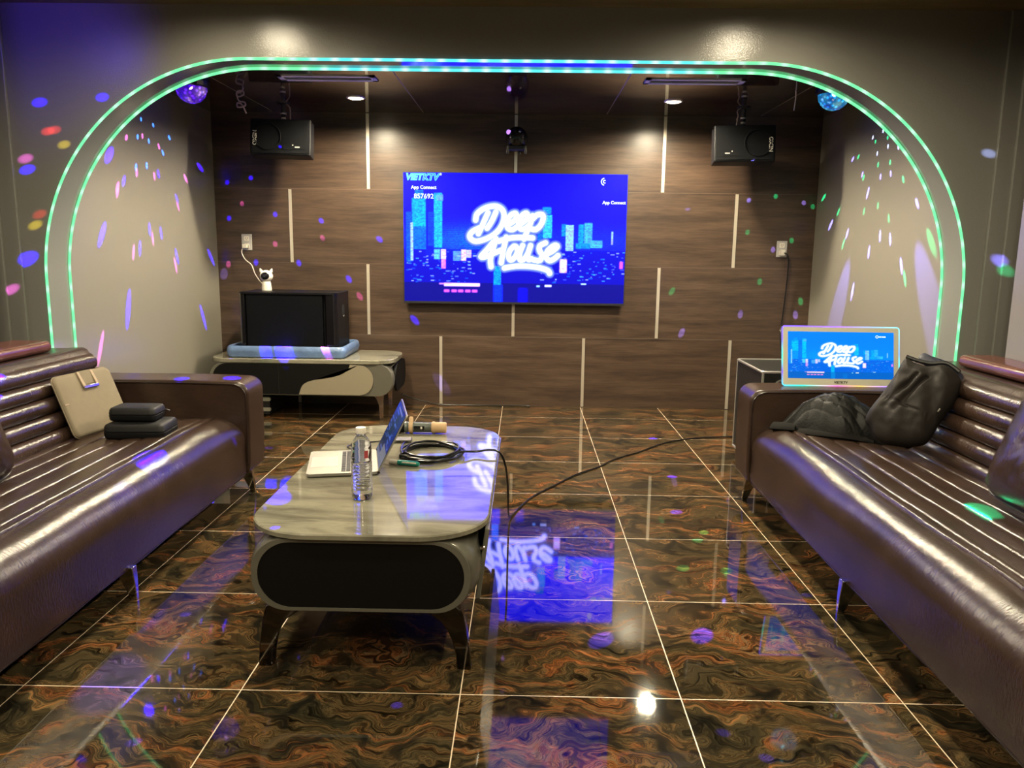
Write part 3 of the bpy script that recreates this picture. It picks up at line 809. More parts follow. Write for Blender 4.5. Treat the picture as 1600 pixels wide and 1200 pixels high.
def cable_coil():
    root = thing('audio_cable', (-.348, 2.90, ZT), 'black cable coiled on the coffee table and trailing across the floor', 'cable')
    rng = random.Random(7); pts = []
    turns = 7
    for k in range(turns * 20 + 1):
        t = k / 20; a = 2 * PI * t - 2.6
        j = math.floor(t); f = t - j
        rr = 1 + .045 * math.sin(j * 2.1) + .05 * math.sin(a * 2 + j)
        ox, oy = .010 * math.sin(j * 1.7 + f), .012 * math.cos(j * 2.3 + f)
        lay = (j % 3) * .0075 + .0050 + (.004 * math.sin(a * 3 + j * 1.3)) * (1 if j % 3 else .2)
        pts.append(Vector((-.348 + ox + .108 * rr * math.cos(a), 2.90 + oy + .125 * rr * math.sin(a), ZT + max(.0045, lay))))
    MB().tube(pts, .0042, 8).build('coil', M['rubber'], root)
    end = pts[-1]
    tail = [end, (-.30, 2.80, ZT + .010), (-.235, 2.862, ZT + .022), (-.18, 2.895, ZT + .016), (-.125, 2.90, ZT + .022), (-.088, 2.90, ZT + .012), (-.066, 2.93, ZT - .045), (-.058, 3.05, .26), (-.058, 3.20, .12), (-.056, 3.33, .03), (-.04, 3.42, .006), (.045, 3.675, .005), (.179, 3.905, .005), (.29, 4.087, .005), (.425, 4.247, .005), (.533, 4.416, .005), (.708, 4.603, .005), (.854, 4.787, .005), (.999, 4.914, .005), (1.181, 4.996, .005), (1.46, 5.03, .005), (1.56, 4.9, .005), (1.58, 4.72, .005)]
    MB().tube(smooth_path(tail, 6), .0042, 8).build('tail', M['rubber'], root)
    MB().tube(smooth_path([pts[0], (-.455, 2.905, ZT + .008), (-.475, 2.96, ZT + .006), (-.478, 3.03, ZT + .006), (-.474, 3.063, ZT + .007)], 5), .003, 6).build('lead', M['rubber'], root)
cable_coil()
r = thing('floor_cord', (-.5, 5.93, 0), 'thin dark cord lying along the foot of the wood wall', 'cord')
MB().tube(smooth_path([(-.93, 5.87, .10), (-.87, 5.92, .064), (-.756, 5.94, .03), (-.632, 5.945, .008), (-.285, 5.945, .008), (-.05, 5.95, .007), (.05, 5.955, .007)], 8), .006, 6).build('cable', mat('worn_black_cable', (.03, .026, .022), .15), r)
# ------------------------------------------------------------------ the picture on the screens (computed, then carried as colours)
def city(W, H, hdr=True):
    zx = 115 + 1410 * (np.arange(W) + .5) / W          # working units of the sketch
    zy = 88 + 802 * (np.arange(H) + .5) / H
    X, Y = np.meshgrid(zx, zy)
    rng = np.random.RandomState(11)
    im = np.zeros((H, W, 3))
    im[..., 0] = .002; im[..., 2] = 1.05
    im[..., 2] += .25 * np.exp(-((Y - 520) / 160) ** 2)
    g = np.exp(-((Y - 500) / 75) ** 2) * (.7 + .3 * np.sin(Y * .55))
    im[..., 1] += .17 * g * np.clip(1 - abs(X - 560) / 420, 0, 1) + .03 * g
    dark = Y > 770
    im[dark] = im[dark] * .08
    low = (Y > 560) & (Y <= 770)
    im[low] *= .16
    def rect(x0, x1, y0, y1, c, scan=.0, a=1., soft=6):
        m = np.clip((X - x0) / soft + .5, 0, 1) * np.clip((x1 - X) / soft + .5, 0, 1) * np.clip((Y - y0) / soft + .5, 0, 1) * np.clip((y1 - Y) / soft + .5, 0, 1) * a
        s = 1 - scan * (.5 + .5 * np.sin(Y * .62))
        for k in range(3):
            im[..., k] = im[..., k] * (1 - m) + c[k] * s * m
    cy_ = (.01, .62, 1.15); cb = (.02, .30, 1.2); wh = (.95, 1.0, 1.15)
    rect(168, 256, 245, 420, (.0, .50, 1.1), .15); rect(188, 240, 195, 250, (.0, .25, .9), .5); rect(256, 306, 240, 620, (.0, .01, .55), .2)
    rect(168, 256, 420, 560, (.0, .22, 1.0), .4); rect(130, 170, 330, 640, (.0, .12, .9), .4); rect(158, 174, 395, 632, (.35, .85, 1.1), .3)
    rect(308, 360, 212, 548, cy_, .25); rect(322, 366, 222, 258, (.1, .5, 1.1), .2); rect(270, 306, 330, 540, (.0, .08, .8), .5)
    rect(308, 345, 560, 622, (.1, .75, 1.2), .2); rect(352, 383, 560, 620, (.9, .9, 1.2), .2); rect(354, 382, 622, 680, (.9, .35, .9), .4)
    rect(430, 482, 570, 630, (.1, .45, 1.2), .4); rect(482, 512, 560, 630, (.9, .85, 1.2), .2); rect(512, 546, 562, 610, (.6, .75, 1.1), .5)
    rect(995, 1050, 292, 335, (.0, .45, 1.), .6); rect(998, 1056, 340, 482, (.03, .68, 1.15), .25); rect(965, 1000, 380, 500, (.0, .2, 1.), .4)
    rect(1118, 1150, 395, 470, (.0, .35, 1.), .4); rect(1145, 1194, 400, 560, (.25, .8, 1.1), .25)
    rect(1225, 1258, 395, 520, (.0, .45, 1.1), .4); rect(1262, 1312, 385, 520, (.05, .6, 1.15), .35)
    rect(1300, 1378, 495, 540, (.05, .55, 1.15), .2); rect(1434, 1444, 438, 518, (.3, .8, 1.15)); rect(1210, 1300, 512, 545, (.0, .35, 1.1), .3)
    rect(1112, 1154, 615, 696, (1.15, 1.1, 1.15), 0, 1, 10)
    rect(690, 736, 660, 780, (.0, .42, 1.2), .25); rect(690, 745, 780, 888, (.0, .05, 1.0), 0, .8, 14); rect(850, 905, 800, 888, (.0, .0, .55), 0, .7, 20)
    bx = rng.rand(H // 3 + 1, W // 4 + 1).repeat(3, 0).repeat(4, 1)[:H, :W]
    im[..., 1] *= .40 + .62 * bx
    for _ in range(190):
        x = rng.choice([rng.uniform(130, 560), rng.uniform(960, 1515)]); y = rng.uniform(565, 765)
        w = rng.uniform(4, 26); h = rng.uniform(3, 7)
        rect(x, x + w, y, y + h, [(.05, .35, 1.1), (.35, .5, 1.1), (.1, .2, 1.2), (.0, .2, 1.)][rng.randint(4)], 0, rng.uniform(.3, .9), 4)
    rect(1492, 1512, 625, 668, (1., .12, .5), 0, .8, 8)
    rect(372, 600, 772, 790, (1.3, .75, 1.1), 0, 1, 8); rect(340, 420, 772, 780, (.8, .3, .9), 0, .8, 6)
    for x in (388, 436, 478, 524, 568): rect(x - 16, x + 16, 814, 828, (1.0, .12, .75), 0, .95, 10)
    rect(1018, 1060, 776, 788, (.9, 1., 1.15)); rect(965, 985, 780, 790, (.3, .7, 1.1)); rect(1250, 1282, 764, 771, (.5, .8, 1.1))
    # the brush-lettered words
    def tz(p): return (600 + (700 - 600 + p[0] / 8 - 0) * 0 + (700 + p[0] / 8 - 600) * 4 - 600, (310 + p[1] / 8 - 250) * 4)
    S = [
     [(345, 270), (360, 200), (430, 140), (520, 105), (610, 100), (680, 140), (705, 210), (690, 300), (640, 390), (560, 460), (460, 510), (350, 535), (285, 505), (270, 460), (310, 410), (390, 370)],
     [(500, 180), (450, 290), (410, 380), (380, 440)], [(600, 170), (560, 260), (520, 330), (490, 370)],
     [(735, 320), (800, 300), (860, 240), (850, 185), (790, 205), (745, 280), (750, 360), (810, 385), (880, 340)],
     [(885, 330), (950, 290), (1005, 230), (985, 180), (930, 210), (890, 290), (905, 365), (960, 375), (1020, 330)],
     [(1065, 210), (1040, 300), (1000, 400), (960, 500)], [(1065, 250), (1120, 200), (1185, 195), (1200, 245), (1165, 330), (1105, 380), (1045, 370)],
     [(605, 500), (565, 640), (535, 760), (545, 850)], [(570, 540), (490, 640), (415, 725), (480, 725), (580, 680), (700, 630)],
     [(735, 480), (700, 640), (675, 800)], [(640, 530), (780, 490), (930, 480), (1070, 485)],
     [(835, 590), (785, 640), (765, 715), (795, 765), (850, 725), (880, 650), (862, 598), (835, 590)],
     [(945, 580), (908, 680), (915, 760), (965, 750), (1015, 670), (1045, 580)], [(1045, 580), (1012, 690), (1022, 755), (1060, 745)],
     [(1235, 545), (1165, 580), (1160, 640), (1195, 700), (1165, 765), (1090, 760)],
     [(1235, 690), (1320, 650), (1385, 590), (1345, 575), (1265, 640), (1245, 720), (1290, 765), (1350, 740), (1395, 700)],
     [(715, 865), (860, 840), (1040, 840), (1180, 860), (1270, 890), (1295, 925)]]
    D = np.full(X.shape, 1e9)
    for st in S:
        pts = [(p.x, p.y) for p in smooth_path([(tz(p)[0], tz(p)[1], 0) for p in st], 3)]
        for (ax_, ay), (bx_, by) in zip(pts[:-1], pts[1:]):
            dx, dy = bx_ - ax_, by - ay; l2 = dx * dx + dy * dy + 1e-9
            t = np.clip(((X - ax_) * dx + (Y - ay) * dy) / l2, 0, 1)
            D = np.minimum(D, np.hypot(X - ax_ - t * dx, Y - ay - t * dy))
    core = np.clip((16.5 - D) / 4, 0, 1); halo = np.clip(1 - (D - 15) / 20, 0, 1) ** 1.5
    line = np.exp(-((D - 10.5) / 1.6) ** 2) * .7
    for k in range(3):
        im[..., k] = np.maximum(im[..., k], halo * (.30, .45, 1.4)[k])
        im[..., k] = im[..., k] * (1 - core) + (1.5, 1.5, 1.55)[k] * core
        im[..., k] *= 1 - line * core * (.55, .50, .38)[k]
    return im[::-1].copy()

def text(body, size, m, parent, c, name='lettering', rot=(PI / 2, 0, 0), shear=0., bold=0., align='CENTER', depth=.0006, sx=1.0):
    cu = bpy.data.curves.new('t', 'FONT'); cu.body = body; cu.size = size; cu.align_x = align; cu.align_y = 'CENTER'
    cu.shear = shear; cu.offset = bold; cu.extrude = depth; cu.resolution_u = 3
    to = bpy.data.objects.new('t', cu); COL.objects.link(to)
    dg = bpy.context.evaluated_depsgraph_get()
    me = bpy.data.meshes.new_from_object(to.evaluated_get(dg)); me.name = name
    bpy.data.objects.remove(to); bpy.data.curves.remove(cu)
    from mathutils import Euler
    MM = Matrix.Translation(Vector(c) - origin_of(parent)) @ Euler(rot).to_matrix().to_4x4() @ Matrix.Diagonal((sx, 1, 1, 1))
    me.transform(MM)
    me.materials.clear(); me.materials.append(m)
    o = bpy.data.objects.new(name, me); COL.objects.link(o); o.parent = parent
    return o

def emat(name, c, s): return mat(name, (.01, .01, .01), .4, emit=c, es=s)
glyph = emat('screen_white_light', (.75, .95, 1), 1.5)
glyphc = emat('screen_cyan_light', (.05, .85, 1), 1.2)
glyphd = emat('screen_blue_light', (.01, .12, .8), 1.0)

def tv():
    x0, x1, z0, z1, y = -.909, .741, .795, 1.750, 5.886
    root = thing('television', (-.084, 5.93, 1.27), 'wall-mounted television showing blue night city and white lettering', 'television')
    MB().box(x0, x1, y + .004, y + .034, z0, z1).build('shell', M['black'], root, smooth=0, bevel=.003)
    MB().box(x0 + .25, x1 - .25, y + .034, YB - .006, 1.05, 1.55).build('wall_mount', M['black'], root, smooth=0)
    MB().box(x0, x1, y - .002, y + .006, z0 - .002, z0 + .014).box(x0, x0 + .006, y, y + .006, z0, z1).box(x1 - .006, x1, y, y + .006, z0, z1).box(x0, x1, y, y + .006, z1 - .006, z1).build('bezel', mat('dark_bezel', (.05, .05, .055), .3, .7), root, smooth=0)
    img = city(560, 318)
    img[..., 2] *= TVB                                   # a very blue, very bright panel
    u0, u1, v0, v1 = x0 + .006, x1 - .006, z0 + .014, z1 - .006
    sc = screen_mesh('screen', img, lambda u, v: Vector((u0 + (u1 - u0) * u, y + .0025, v0 + (v1 - v0) * v)), root, TVS)
    def at(zx, zy): return (u0 + (u1 - u0) * (zx - 115) / 1410, y + .0012, v1 - (v1 - v0) * (zy - 88) / 802)
    text('VIET', .062, glyphc, sc, at(180, 116), shear=.25, bold=.004, sx=1.0)
    o1 = text('KTV', .062, glyphc, sc, at(284, 116), shear=.25, bold=.0042)
    p = list(at(284, 116)); p[1] -= .0012
    text('KTV', .062, glyphd, sc, p, shear=.25, bold=.0008)
    text('®', .024, glyph, sc, at(350, 98))
    text('App Connect', .034, glyph, sc, at(243, 178), bold=.0006)
    text('857692', .049, glyph, sc, at(243, 233), bold=.0004)
    text('App Connect', .031, glyph, sc, at(1445, 259), bold=.0008)
    c = Vector(at(1382, 131))
    MB().tube([c + Vector((.025 * math.cos(R_(a)), 0, .025 * math.sin(R_(a)))) for a in range(100, 261, 10)], .0035, 6).tube([c + Vector((.010 * math.cos(R_(a)), 0, .010 * math.sin(R_(a)))) for a in range(60, 301, 20)], .003, 6).build('emblem', glyph, sc)
TVS, TVB = 1.3, 2.6
tv()

def side_monitor():
    # stands on the sofa arm, leaning back a little
    root = thing('touch_monitor', (1.52, 3.76, .57), 'small pale-framed monitor showing the blue city, standing on the sofa arm', 'monitor')
    o = Vector((1.245, 3.735, .5715)); u = Vector((1, .02, -.004)).normalized(); t = R_(9)
    v = Vector((-.02, math.sin(t), math.cos(t))).normalized(); n = u.cross(v)
    Wd, Hd = .562, .283
    def P(a, b, c): return o + u * a + v * b + n * c
    pear = M['pearl']
    MB().loft([[P(a, b, c) for a, b in rrect(g, Wd - g, g, Hd - g, .012, 5)] for c, g in ((-.034, .012), (-.02, .002), (-.004, 0), (0, .003))]).build('frame', pear, root, smooth=40)
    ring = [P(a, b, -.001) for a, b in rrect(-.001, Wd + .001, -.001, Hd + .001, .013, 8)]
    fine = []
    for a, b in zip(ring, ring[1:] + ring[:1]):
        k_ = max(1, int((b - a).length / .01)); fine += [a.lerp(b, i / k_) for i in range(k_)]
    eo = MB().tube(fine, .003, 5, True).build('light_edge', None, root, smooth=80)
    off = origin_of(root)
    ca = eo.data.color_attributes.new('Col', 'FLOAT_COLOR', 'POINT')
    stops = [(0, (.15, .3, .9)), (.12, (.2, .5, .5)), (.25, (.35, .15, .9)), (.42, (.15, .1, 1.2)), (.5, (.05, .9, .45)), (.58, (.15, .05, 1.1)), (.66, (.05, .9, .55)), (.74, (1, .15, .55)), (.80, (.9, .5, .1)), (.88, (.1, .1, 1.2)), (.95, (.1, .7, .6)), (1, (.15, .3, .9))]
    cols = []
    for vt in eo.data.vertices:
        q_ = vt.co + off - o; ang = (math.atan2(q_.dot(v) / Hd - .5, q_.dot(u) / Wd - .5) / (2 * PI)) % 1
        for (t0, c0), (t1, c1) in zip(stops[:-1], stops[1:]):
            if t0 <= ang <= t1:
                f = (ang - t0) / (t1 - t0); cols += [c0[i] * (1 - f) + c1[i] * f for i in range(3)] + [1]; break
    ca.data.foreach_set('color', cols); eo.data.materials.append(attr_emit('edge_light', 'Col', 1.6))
    MB().loft([[P(a, b, c) for a, b in ((.03, .0), (.53, .0), (.50, .12), (.06, .12))] for c in (-.034, -.05)]).build('stand', M['white'], root, smooth=0)
    img = city(240, 130)
    im = np.empty_like(img)
    lum = img[..., 1]
    bl = img[..., 2]
    im[..., 0] = .0 + .75 * np.clip(img[..., 0] - .02, 0, 1.2); im[..., 1] = .10 + .09 * np.clip(bl, 0, 1.2) + .62 * lum; im[..., 2] = .62 + .22 * np.clip(bl, 0, 1.5)
    yy = (np.arange(130) / 130)[:, None]
    im[..., 2] *= np.where(yy < .14, .75, 1)
    sc = screen_mesh('screen', im, lambda a, b: P(.026 + (Wd - .052) * a, .034 + (Hd - .058) * b, .0008), root, 1.0, rough=.06)
    MX = Matrix((u, v, n)).transposed()
    e = MX.to_euler()
    text('VIETKTV', .017, M['black'], root, P(Wd / 2, .016, .0006), rot=e, bold=.0003)
    em = MB().tube([P(.455 + .0062 * math.cos(R_(a)), .238 + .0056 * math.sin(R_(a)), .0016) for a in range(0, 360, 24)], .0011, 5, True)
    for kx, wx in enumerate((.005, .004, .005, .006, .004)):
        a0 = .465 + .0068 * kx
        em.loft([[P(a, b, .0012) for a, b in ((a0, .2355), (a0 + wx, .2355), (a0 + wx, .2405), (a0, .2405))], [P(a, b, .0018) for a, b in ((a0, .2355), (a0 + wx, .2355), (a0 + wx, .2405), (a0, .2405))]])
    em.build('emblem', glyph, sc, smooth=0)
M['pearl'] = mat('pearl_white_frame', (.66, .66, .54), .25, spec=.6, coat=.5)
side_monitor()

def ceiling_speaker(x, y, zc, s, label):
    root = thing('ceiling_speaker', (x, y, ZC), label, 'speaker', 'black speakers hung from the ceiling')
    R = Matrix.Rotation(R_(-8), 3, 'X') @ Matrix.Rotation(R_(-s * 4), 3, 'Z')
    c = Vector((x, y, zc)); w, h, d = .405, .244, .23
    def P(a, b, e): return c + R @ Vector((a, b, e))
    MB().loft([[P(a * k, b, e * k) for a, e in ((-w / 2, -h / 2), (w / 2, -h / 2), (w / 2, h / 2), (-w / 2, h / 2))] for b, k in ((-d / 2, 1), (0, 1), (d / 2, .72))]).build('cabinet', M['blackcab'], root, smooth=0, bevel=.006)
    gr = MB().loft([[P(a, b, e) for a, e in rrect(-w / 2 + .012, w / 2 - .012, -h / 2 + .012, h / 2 - .012, .01, 3)] for b in (-d / 2 + .001, -d / 2 - .008)]).build('grille', M['grille'], root, smooth=40)
    MB().loft([[P(a, b, e) for a, e in rrect(-s * .10 - .078, -s * .10 + .078, -.085, .085, .006, 3)] for b in (-d / 2 - .008, -d / 2 - .0095)]).build('horn_plate', M['grille'], gr, smooth=40)
    rg = [P(s * .085 + .088 * math.cos(R_(a)), -d / 2 - .009, .088 * math.sin(R_(a))) for a in range(0, 360, 12)]
    MB().tube(rg, .003, 6, True).build('woofer_ring', M['grille'], gr)
    e = (R @ Matrix.Rotation(PI / 2, 3, 'X') @ Matrix.Rotation(R_(s * 90), 3, 'Z')).to_euler()
    text('NEXO', .036, M['white'], gr, P(s * .172, -d / 2 - .0092, -.01), rot=e, bold=.0006)
    e2 = (R @ Matrix.Rotation(PI / 2, 3, 'X')).to_euler()
    lb = MB().loft([[P(a, b, ee) for a, ee in rrect(-s * .115 - .016, -s * .115 + .016, -.072, -.064, .002, 2)] for b in (-d / 2 - .0095, -d / 2 - .0102)]).build('badge', M['offwhite'], gr, smooth=0)
    MB().lathe([(0, 0), (.0042, 0), (.0042, .001), (0, .001)], P(-s * .085, -d / 2 - .0095, -.055), 12, Matrix.Rotation(R_(90), 3, 'X')).build('indicator', M['white'], gr)
    # corner bolt, swivel pole and cable
    MB().lathe([(0, 0), (.005, .002), (.005, .008), (0, .01)], P(-s * (w / 2 + .001), -d / 2 + .012, h / 2 - .02), 10, Matrix.Rotation(R_(-s * 90), 3, 'Y')).build('corner_bolt', M['chrome'], root)
    pole = MB().lathe([(0, 0), (.045, 0), (.045, -.006), (.016, -.012), (.014, -.055), (.019, -.058), (.019, -.085), (.013, -.09), (.013, (zc + h / 2) - ZC + .0), (0, (zc + h / 2) - ZC)], (x, y, ZC), 16).build('pole', M['black'], root, smooth=40)
    MB().lathe([(.0145, -.065), (.0205, -.066), (.0205, -.076), (.0145, -.077)], (x, y, ZC), 16).lathe([(.0135, -.095), (.0160, -.097), (.0160, -.105), (.0135, -.107)], (x, y, ZC), 16).build('clamp', M['silver'], pole)
    px = x + (.052 if s < 0 else -.05)
    MB().tube(smooth_path([(x + (.02 if s < 0 else -.02), y - .02, ZC - .001), (px, y - .03, ZC - .03), (px + .006, y - .035, ZC - .06), (px + .001, y - .02, ZC - .085), (px + .004, y - .03, zc + h / 2 + .06), (px - .002, y - .01, zc + h / 2 - .012)], 6), .0042, 6).build('cable', M['pinkwire'], root)
ceiling_speaker(-1.682, 5.60, 1.914, -1, 'black speaker hung on the wood wall side above the subwoofer')
ceiling_speaker(1.470, 5.60, 1.905, 1, 'black speaker hung from the ceiling above the flight case and monitor')

# little round stage light over the television
r = thing('stage_light', (-.08, 5.9, 1.97), 'small black ball-shaped stage light above the television', 'stage light')
c = Vector((-.076, 5.85, 1.985))
MB().box(-.13, -.022, 5.915, YB - .001, 1.93, 2.04).build('wall_bracket', M['black'], r, smooth=0, bevel=.006)
rings = []
for k in range(15):
    a = -PI / 2 + PI * k / 14
    rings.append([c + Vector((.080 * math.cos(a) * math.cos(2 * PI * j / 28), .078 * math.cos(a) * math.sin(2 * PI * j / 28), .084 * math.sin(a))) for j in range(28)])
MB().loft(rings).build('head', M['blackgloss'], r, smooth=80)
MB().loft([[c + Vector((x, y, z)) for x, y in rrect(-.072, .072, -.06, .062, .02, 4)] for z in (-.085, -.055)]).build('yoke', M['black'], r, smooth=40, bevel=.004)
for dx, dy in ((-.064, -.055), (.064, -.055), (.02, .02)):
    MB().lathe([(0, -.112), (.009, -.110), (.010, -.095), (.007, -.08), (0, -.078)], c + Vector((dx, dy, 0)), 10).build('foot', M['black'], r)
MB().lathe([(0, 0), (.013, .001), (.016, -.006), (.018, -.02)], c + Vector((-.066, -.048, .042)), 18, Vector((-.75, -.55, .35)).to_track_quat('Z', 'Y').to_matrix()).build('lens', mat('violet_lens', (.1, .05, .2), .1, emit=(.5, .22, 1), es=1.2), r)
MB().obox(c + Vector((.022, -.072, .038)), .014, .006, .008, Matrix.Rotation(.3, 3, 'Y')).build('clip', M['silver'], r, smooth=0)

# disco balls under the ceiling
def disco(x, y, s, colour, name_mat, label):
    root = thing('disco_light', (x, y, ZC), label, 'disco light', 'dome disco lights on the ceiling')
    MB().lathe([(0, .002), (.104, .002), (.106, -.005), (.106, -.028), (.098, -.034), (0, -.034)], (x, y, ZC), 36).build('base', M['black'], root, smooth=40)
    m, nt, b = new_mat(name_mat); g = NG(nt)
    geo = g.n('ShaderNodeNewGeometry'); v = g.n('ShaderNodeTexVoronoi'); v.inputs['Scale'].default_value = 42
    g.l(geo.outputs['Position'], v.inputs['Vector'])
    f = g.ramp(v.outputs['Distance'], [(.0, (1, 1, 1)), (.16, (.45, .45, .45)), (.5, (.12, .12, .12))])
    sepv = g.n('ShaderNodeRGBToBW'); g.l(f, sepv.inputs[0])
    v2 = g.n('ShaderNodeTexNoise'); v2.inputs['Scale'].default_value = 16; g.l(geo.outputs['Position'], v2.inputs['Vector'])
    c_ = g.ramp(v2.outputs['Fac'], [(.35, colour[0]), (.55, colour[1]), (.72, colour[2])])
    g.l(c_, b.inputs['Emission Color']); g.l(g.math('MULTIPLY', sepv.outputs[0], 2.4), b.inputs['Emission Strength'])
    b.inputs['Base Color'].default_value = (.02, .02, .05, 1); b.inputs['Roughness'].default_value = .08
    b.inputs['Coat Weight'].default_value = 1
    prof = [(.092, -.034)] + [(.092 * math.cos(R_(a)), -.034 - .092 * math.sin(R_(a))) for a in range(8, 90, 8)] + [(.001, -.126)]
    MB().lathe([(0, -.033)] + prof, (x, y, ZC), 40).build('dome', m, root, smooth=0)
    MB().lathe([(0, 0), (.014, .001), (0, .004)], (x - s * .03, y - .082, ZC - .048), 12, Matrix.Rotation(R_(75), 3, 'X')).build('lamp', emat(name_mat + '_lamp', colour[2], 4), root)
    MB().obox((x + .085, y - .072, ZC - .016), .036, .004, .024, Matrix.Rotation(R_(40), 3, 'Z')).build('sticker', M['offwhite'], root, smooth=0)
    return root
BL, BR = Vector((-2.035, 4.93, ZC - .126)), Vector((1.835, 4.955, ZC - .126))
dl = disco(BL.x, BL.y, -1, ((.05, .0, 1), (.16, .02, 1), (.6, .3, 1)), 'violet_dome', 'dome disco light glowing violet, on the ceiling above the subwoofer side')
dr = disco(BR.x, BR.y, 1, ((.0, .12, .8), (.02, .45, 1), (.3, .9, 1)), 'cyan_dome', 'dome disco light glowing cyan, on the ceiling above the monitor side')

# slot air vents
for x0, x1, lab in ((-1.455, -.885, 'pale slot air vent in the ceiling by the speaker above the subwoofer'), (.675, 1.248, 'pale slot air vent in the ceiling by the speaker above the flight case')):
    r = thing('air_vent', ((x0 + x1) / 2, 4.78, ZC), lab, 'air vent', 'slot air vents in the ceiling')
    y0, y1 = 4.715, 4.852
    f = MB()
    f.box(x0, x1, y0, y0 + .03, ZC - .006, ZC + .002).box(x0, x1, y1 - .03, y1, ZC - .006, ZC + .002).box(x0, x0 + .03, y0, y1, ZC - .006, ZC + .002).box(x1 - .03, x1, y0, y1, ZC - .006, ZC + .002)
    f.build('frame', mat('vent_grey', (.74, .70, .74), .5), r, smooth=0)
    b = MB()
    for k in range(3): b.obox(((x0 + x1) / 2, y0 + .045 + .024 * k, ZC - .002), x1 - x0 - .06, .016, .002, Matrix.Rotation(R_(20), 3, 'X'))
    b.build('blades', mat('vent_blade', (.5, .48, .52), .5), r, smooth=0)

# recessed downlights
lampm = emat('downlight_diffuser_light', (1, .80, .52), 26)
def downlight(x, y, z, label, group):
    r = thing('downlight', (x, y, z), label, 'ceiling light', group)
    MB().lathe([(.050, .002), (.061, .002), (.061, -.002), (.056, -.006), (.047, -.004), (.047, .001)], (x, y, z), 32).build('ring', M['white'], r, smooth=40)
    MB().lathe([(0, -.0125), (.016, -.0118), (.032, -.009), (.0475, -.003), (.0475, .001), (0, .001)], (x, y, z), 32).build('diffuser', lampm, r, smooth=40)
downlight(-1.135, 5.385, ZC, 'lit round downlight in the gloss ceiling nearer the violet disco light', 'ceiling downlights')
downlight(.955, 5.40, ZC, 'lit round downlight in the gloss ceiling nearer the cyan disco light', 'ceiling downlights')

# loose wires at the ceiling
r = thing('knotted_wire', (-1.787, 5.09, ZC), 'pale wire tied in a loose knot, hanging from the ceiling above the left speaker', 'wire')
c = Vector((-1.80, 5.1, ZC))
MB().tube(smooth_path([(c.x + .02, c.y, c.z + .002), (c.x + .012, c.y, c.z - .02), (c.x - .022, c.y, c.z - .035), (c.x - .01, c.y, c.z - .052), (c.x + .026, c.y - .01, c.z - .040), (c.x + .018, c.y - .01, c.z - .018), (c.x - .016, c.y - .012, c.z - .028), (c.x - .010, c.y, c.z - .075), (c.x + .026, c.y, c.z - .085), (c.x + .030, c.y - .01, c.z - .108), (c.x - .014, c.y - .01, c.z - .116), (c.x - .018, c.y, c.z - .090), (c.x + .012, c.y - .01, c.z - .10), (c.x + .034, c.y, c.z - .152)], 7), .0048, 7).build('wire', M['pinkwire'], r)
r = thing('hanging_wire', (1.626, 5.02, ZC), 'short straight white wire end hanging from the ceiling by the cyan disco light', 'wire')
MB().tube(smooth_path([(1.628, 5.025, ZC), (1.630, 5.025, ZC - .04), (1.624, 5.025, ZC - .115)], 5), .0032, 6).build('wire', M['white'], r)

# ------------------------------------------------------------------ LED strips along the arch edges
def led(y, label, seed, dy):
    root_y = y
    pts = arch_path(70, -.006)
    P3 = [Vector((x, y, z)) for x, z in pts]
    # resample finely
    seg = [0]
    for a, b in zip(P3[:-1], P3[1:]): seg.append(seg[-1] + (b - a).length)
    tot = seg[-1]; n = 1500; P = []; k = 0
    for i in range(n + 1):
        d = tot * i / n
        while k < len(seg) - 2 and seg[k + 1] < d: k += 1
        P.append(P3[k].lerp(P3[k + 1], (d - seg[k]) / max(1e-9, seg[k + 1] - seg[k])))
    mb = MB().tube(P, .0068, 6)
    o = mb.build('led_strip', None, None, smooth=80)
    tag(o, label, 'led strip', 'led strips around the arch')
    me = o.data
    ca = me.color_attributes.new('Col', 'FLOAT_COLOR', 'POINT')
    m = len(me.vertices); co = np.zeros(m * 3, dtype=np.float32); me.vertices.foreach_get('co', co); co = co.reshape(-1, 3)
    P = np.array(P); rgba = np.ones((m, 4), dtype=np.float32)
    ii = np.arange(m) // 6
    ii = np.clip(ii, 0, n); d = tot * ii / n
    w = (.5 + .5 * np.cos(2 * PI * d / .098)) ** 3
    t = np.clip((1.02 - np.abs(co[:, 0] + .09)) / .25, 0, 1) * (co[:, 2] > 2.0)       # television's blue reflection painted into the strip colour along the top
    ga = np.array((.14, .82, .30)); gb = np.array((.08, .66, .74)); hi_a = np.array((.40, 1.02, .54)); hi_b = np.array((.5, 1.05, 1.05))
    base = ga[None] * (1 - t)[:, None] + gb[None] * t[:, None]; hi = hi_a[None] * (1 - t)[:, None] + hi_b[None] * t[:, None]
    rgba[:, :3] = base * (1 - w)[:, None] + hi * w[:, None]
    ca.data.foreach_set('color', rgba.ravel())
    me.materials.append(attr_emit('led_light_%d' % seed, 'Col', 1.25))
    return o
led(YA - .002, 'glowing green led strip on the front edge of the arch, the outer of two', 1, 0)
led(YA2 + .002, 'glowing green led strip on the rear edge of the arch, the inner of two', 2, 0)
DOWN, DOWN2, NEAR, DOT, DSZ, EXPO = 220, 185, 58, 700, 1.0, 0.42
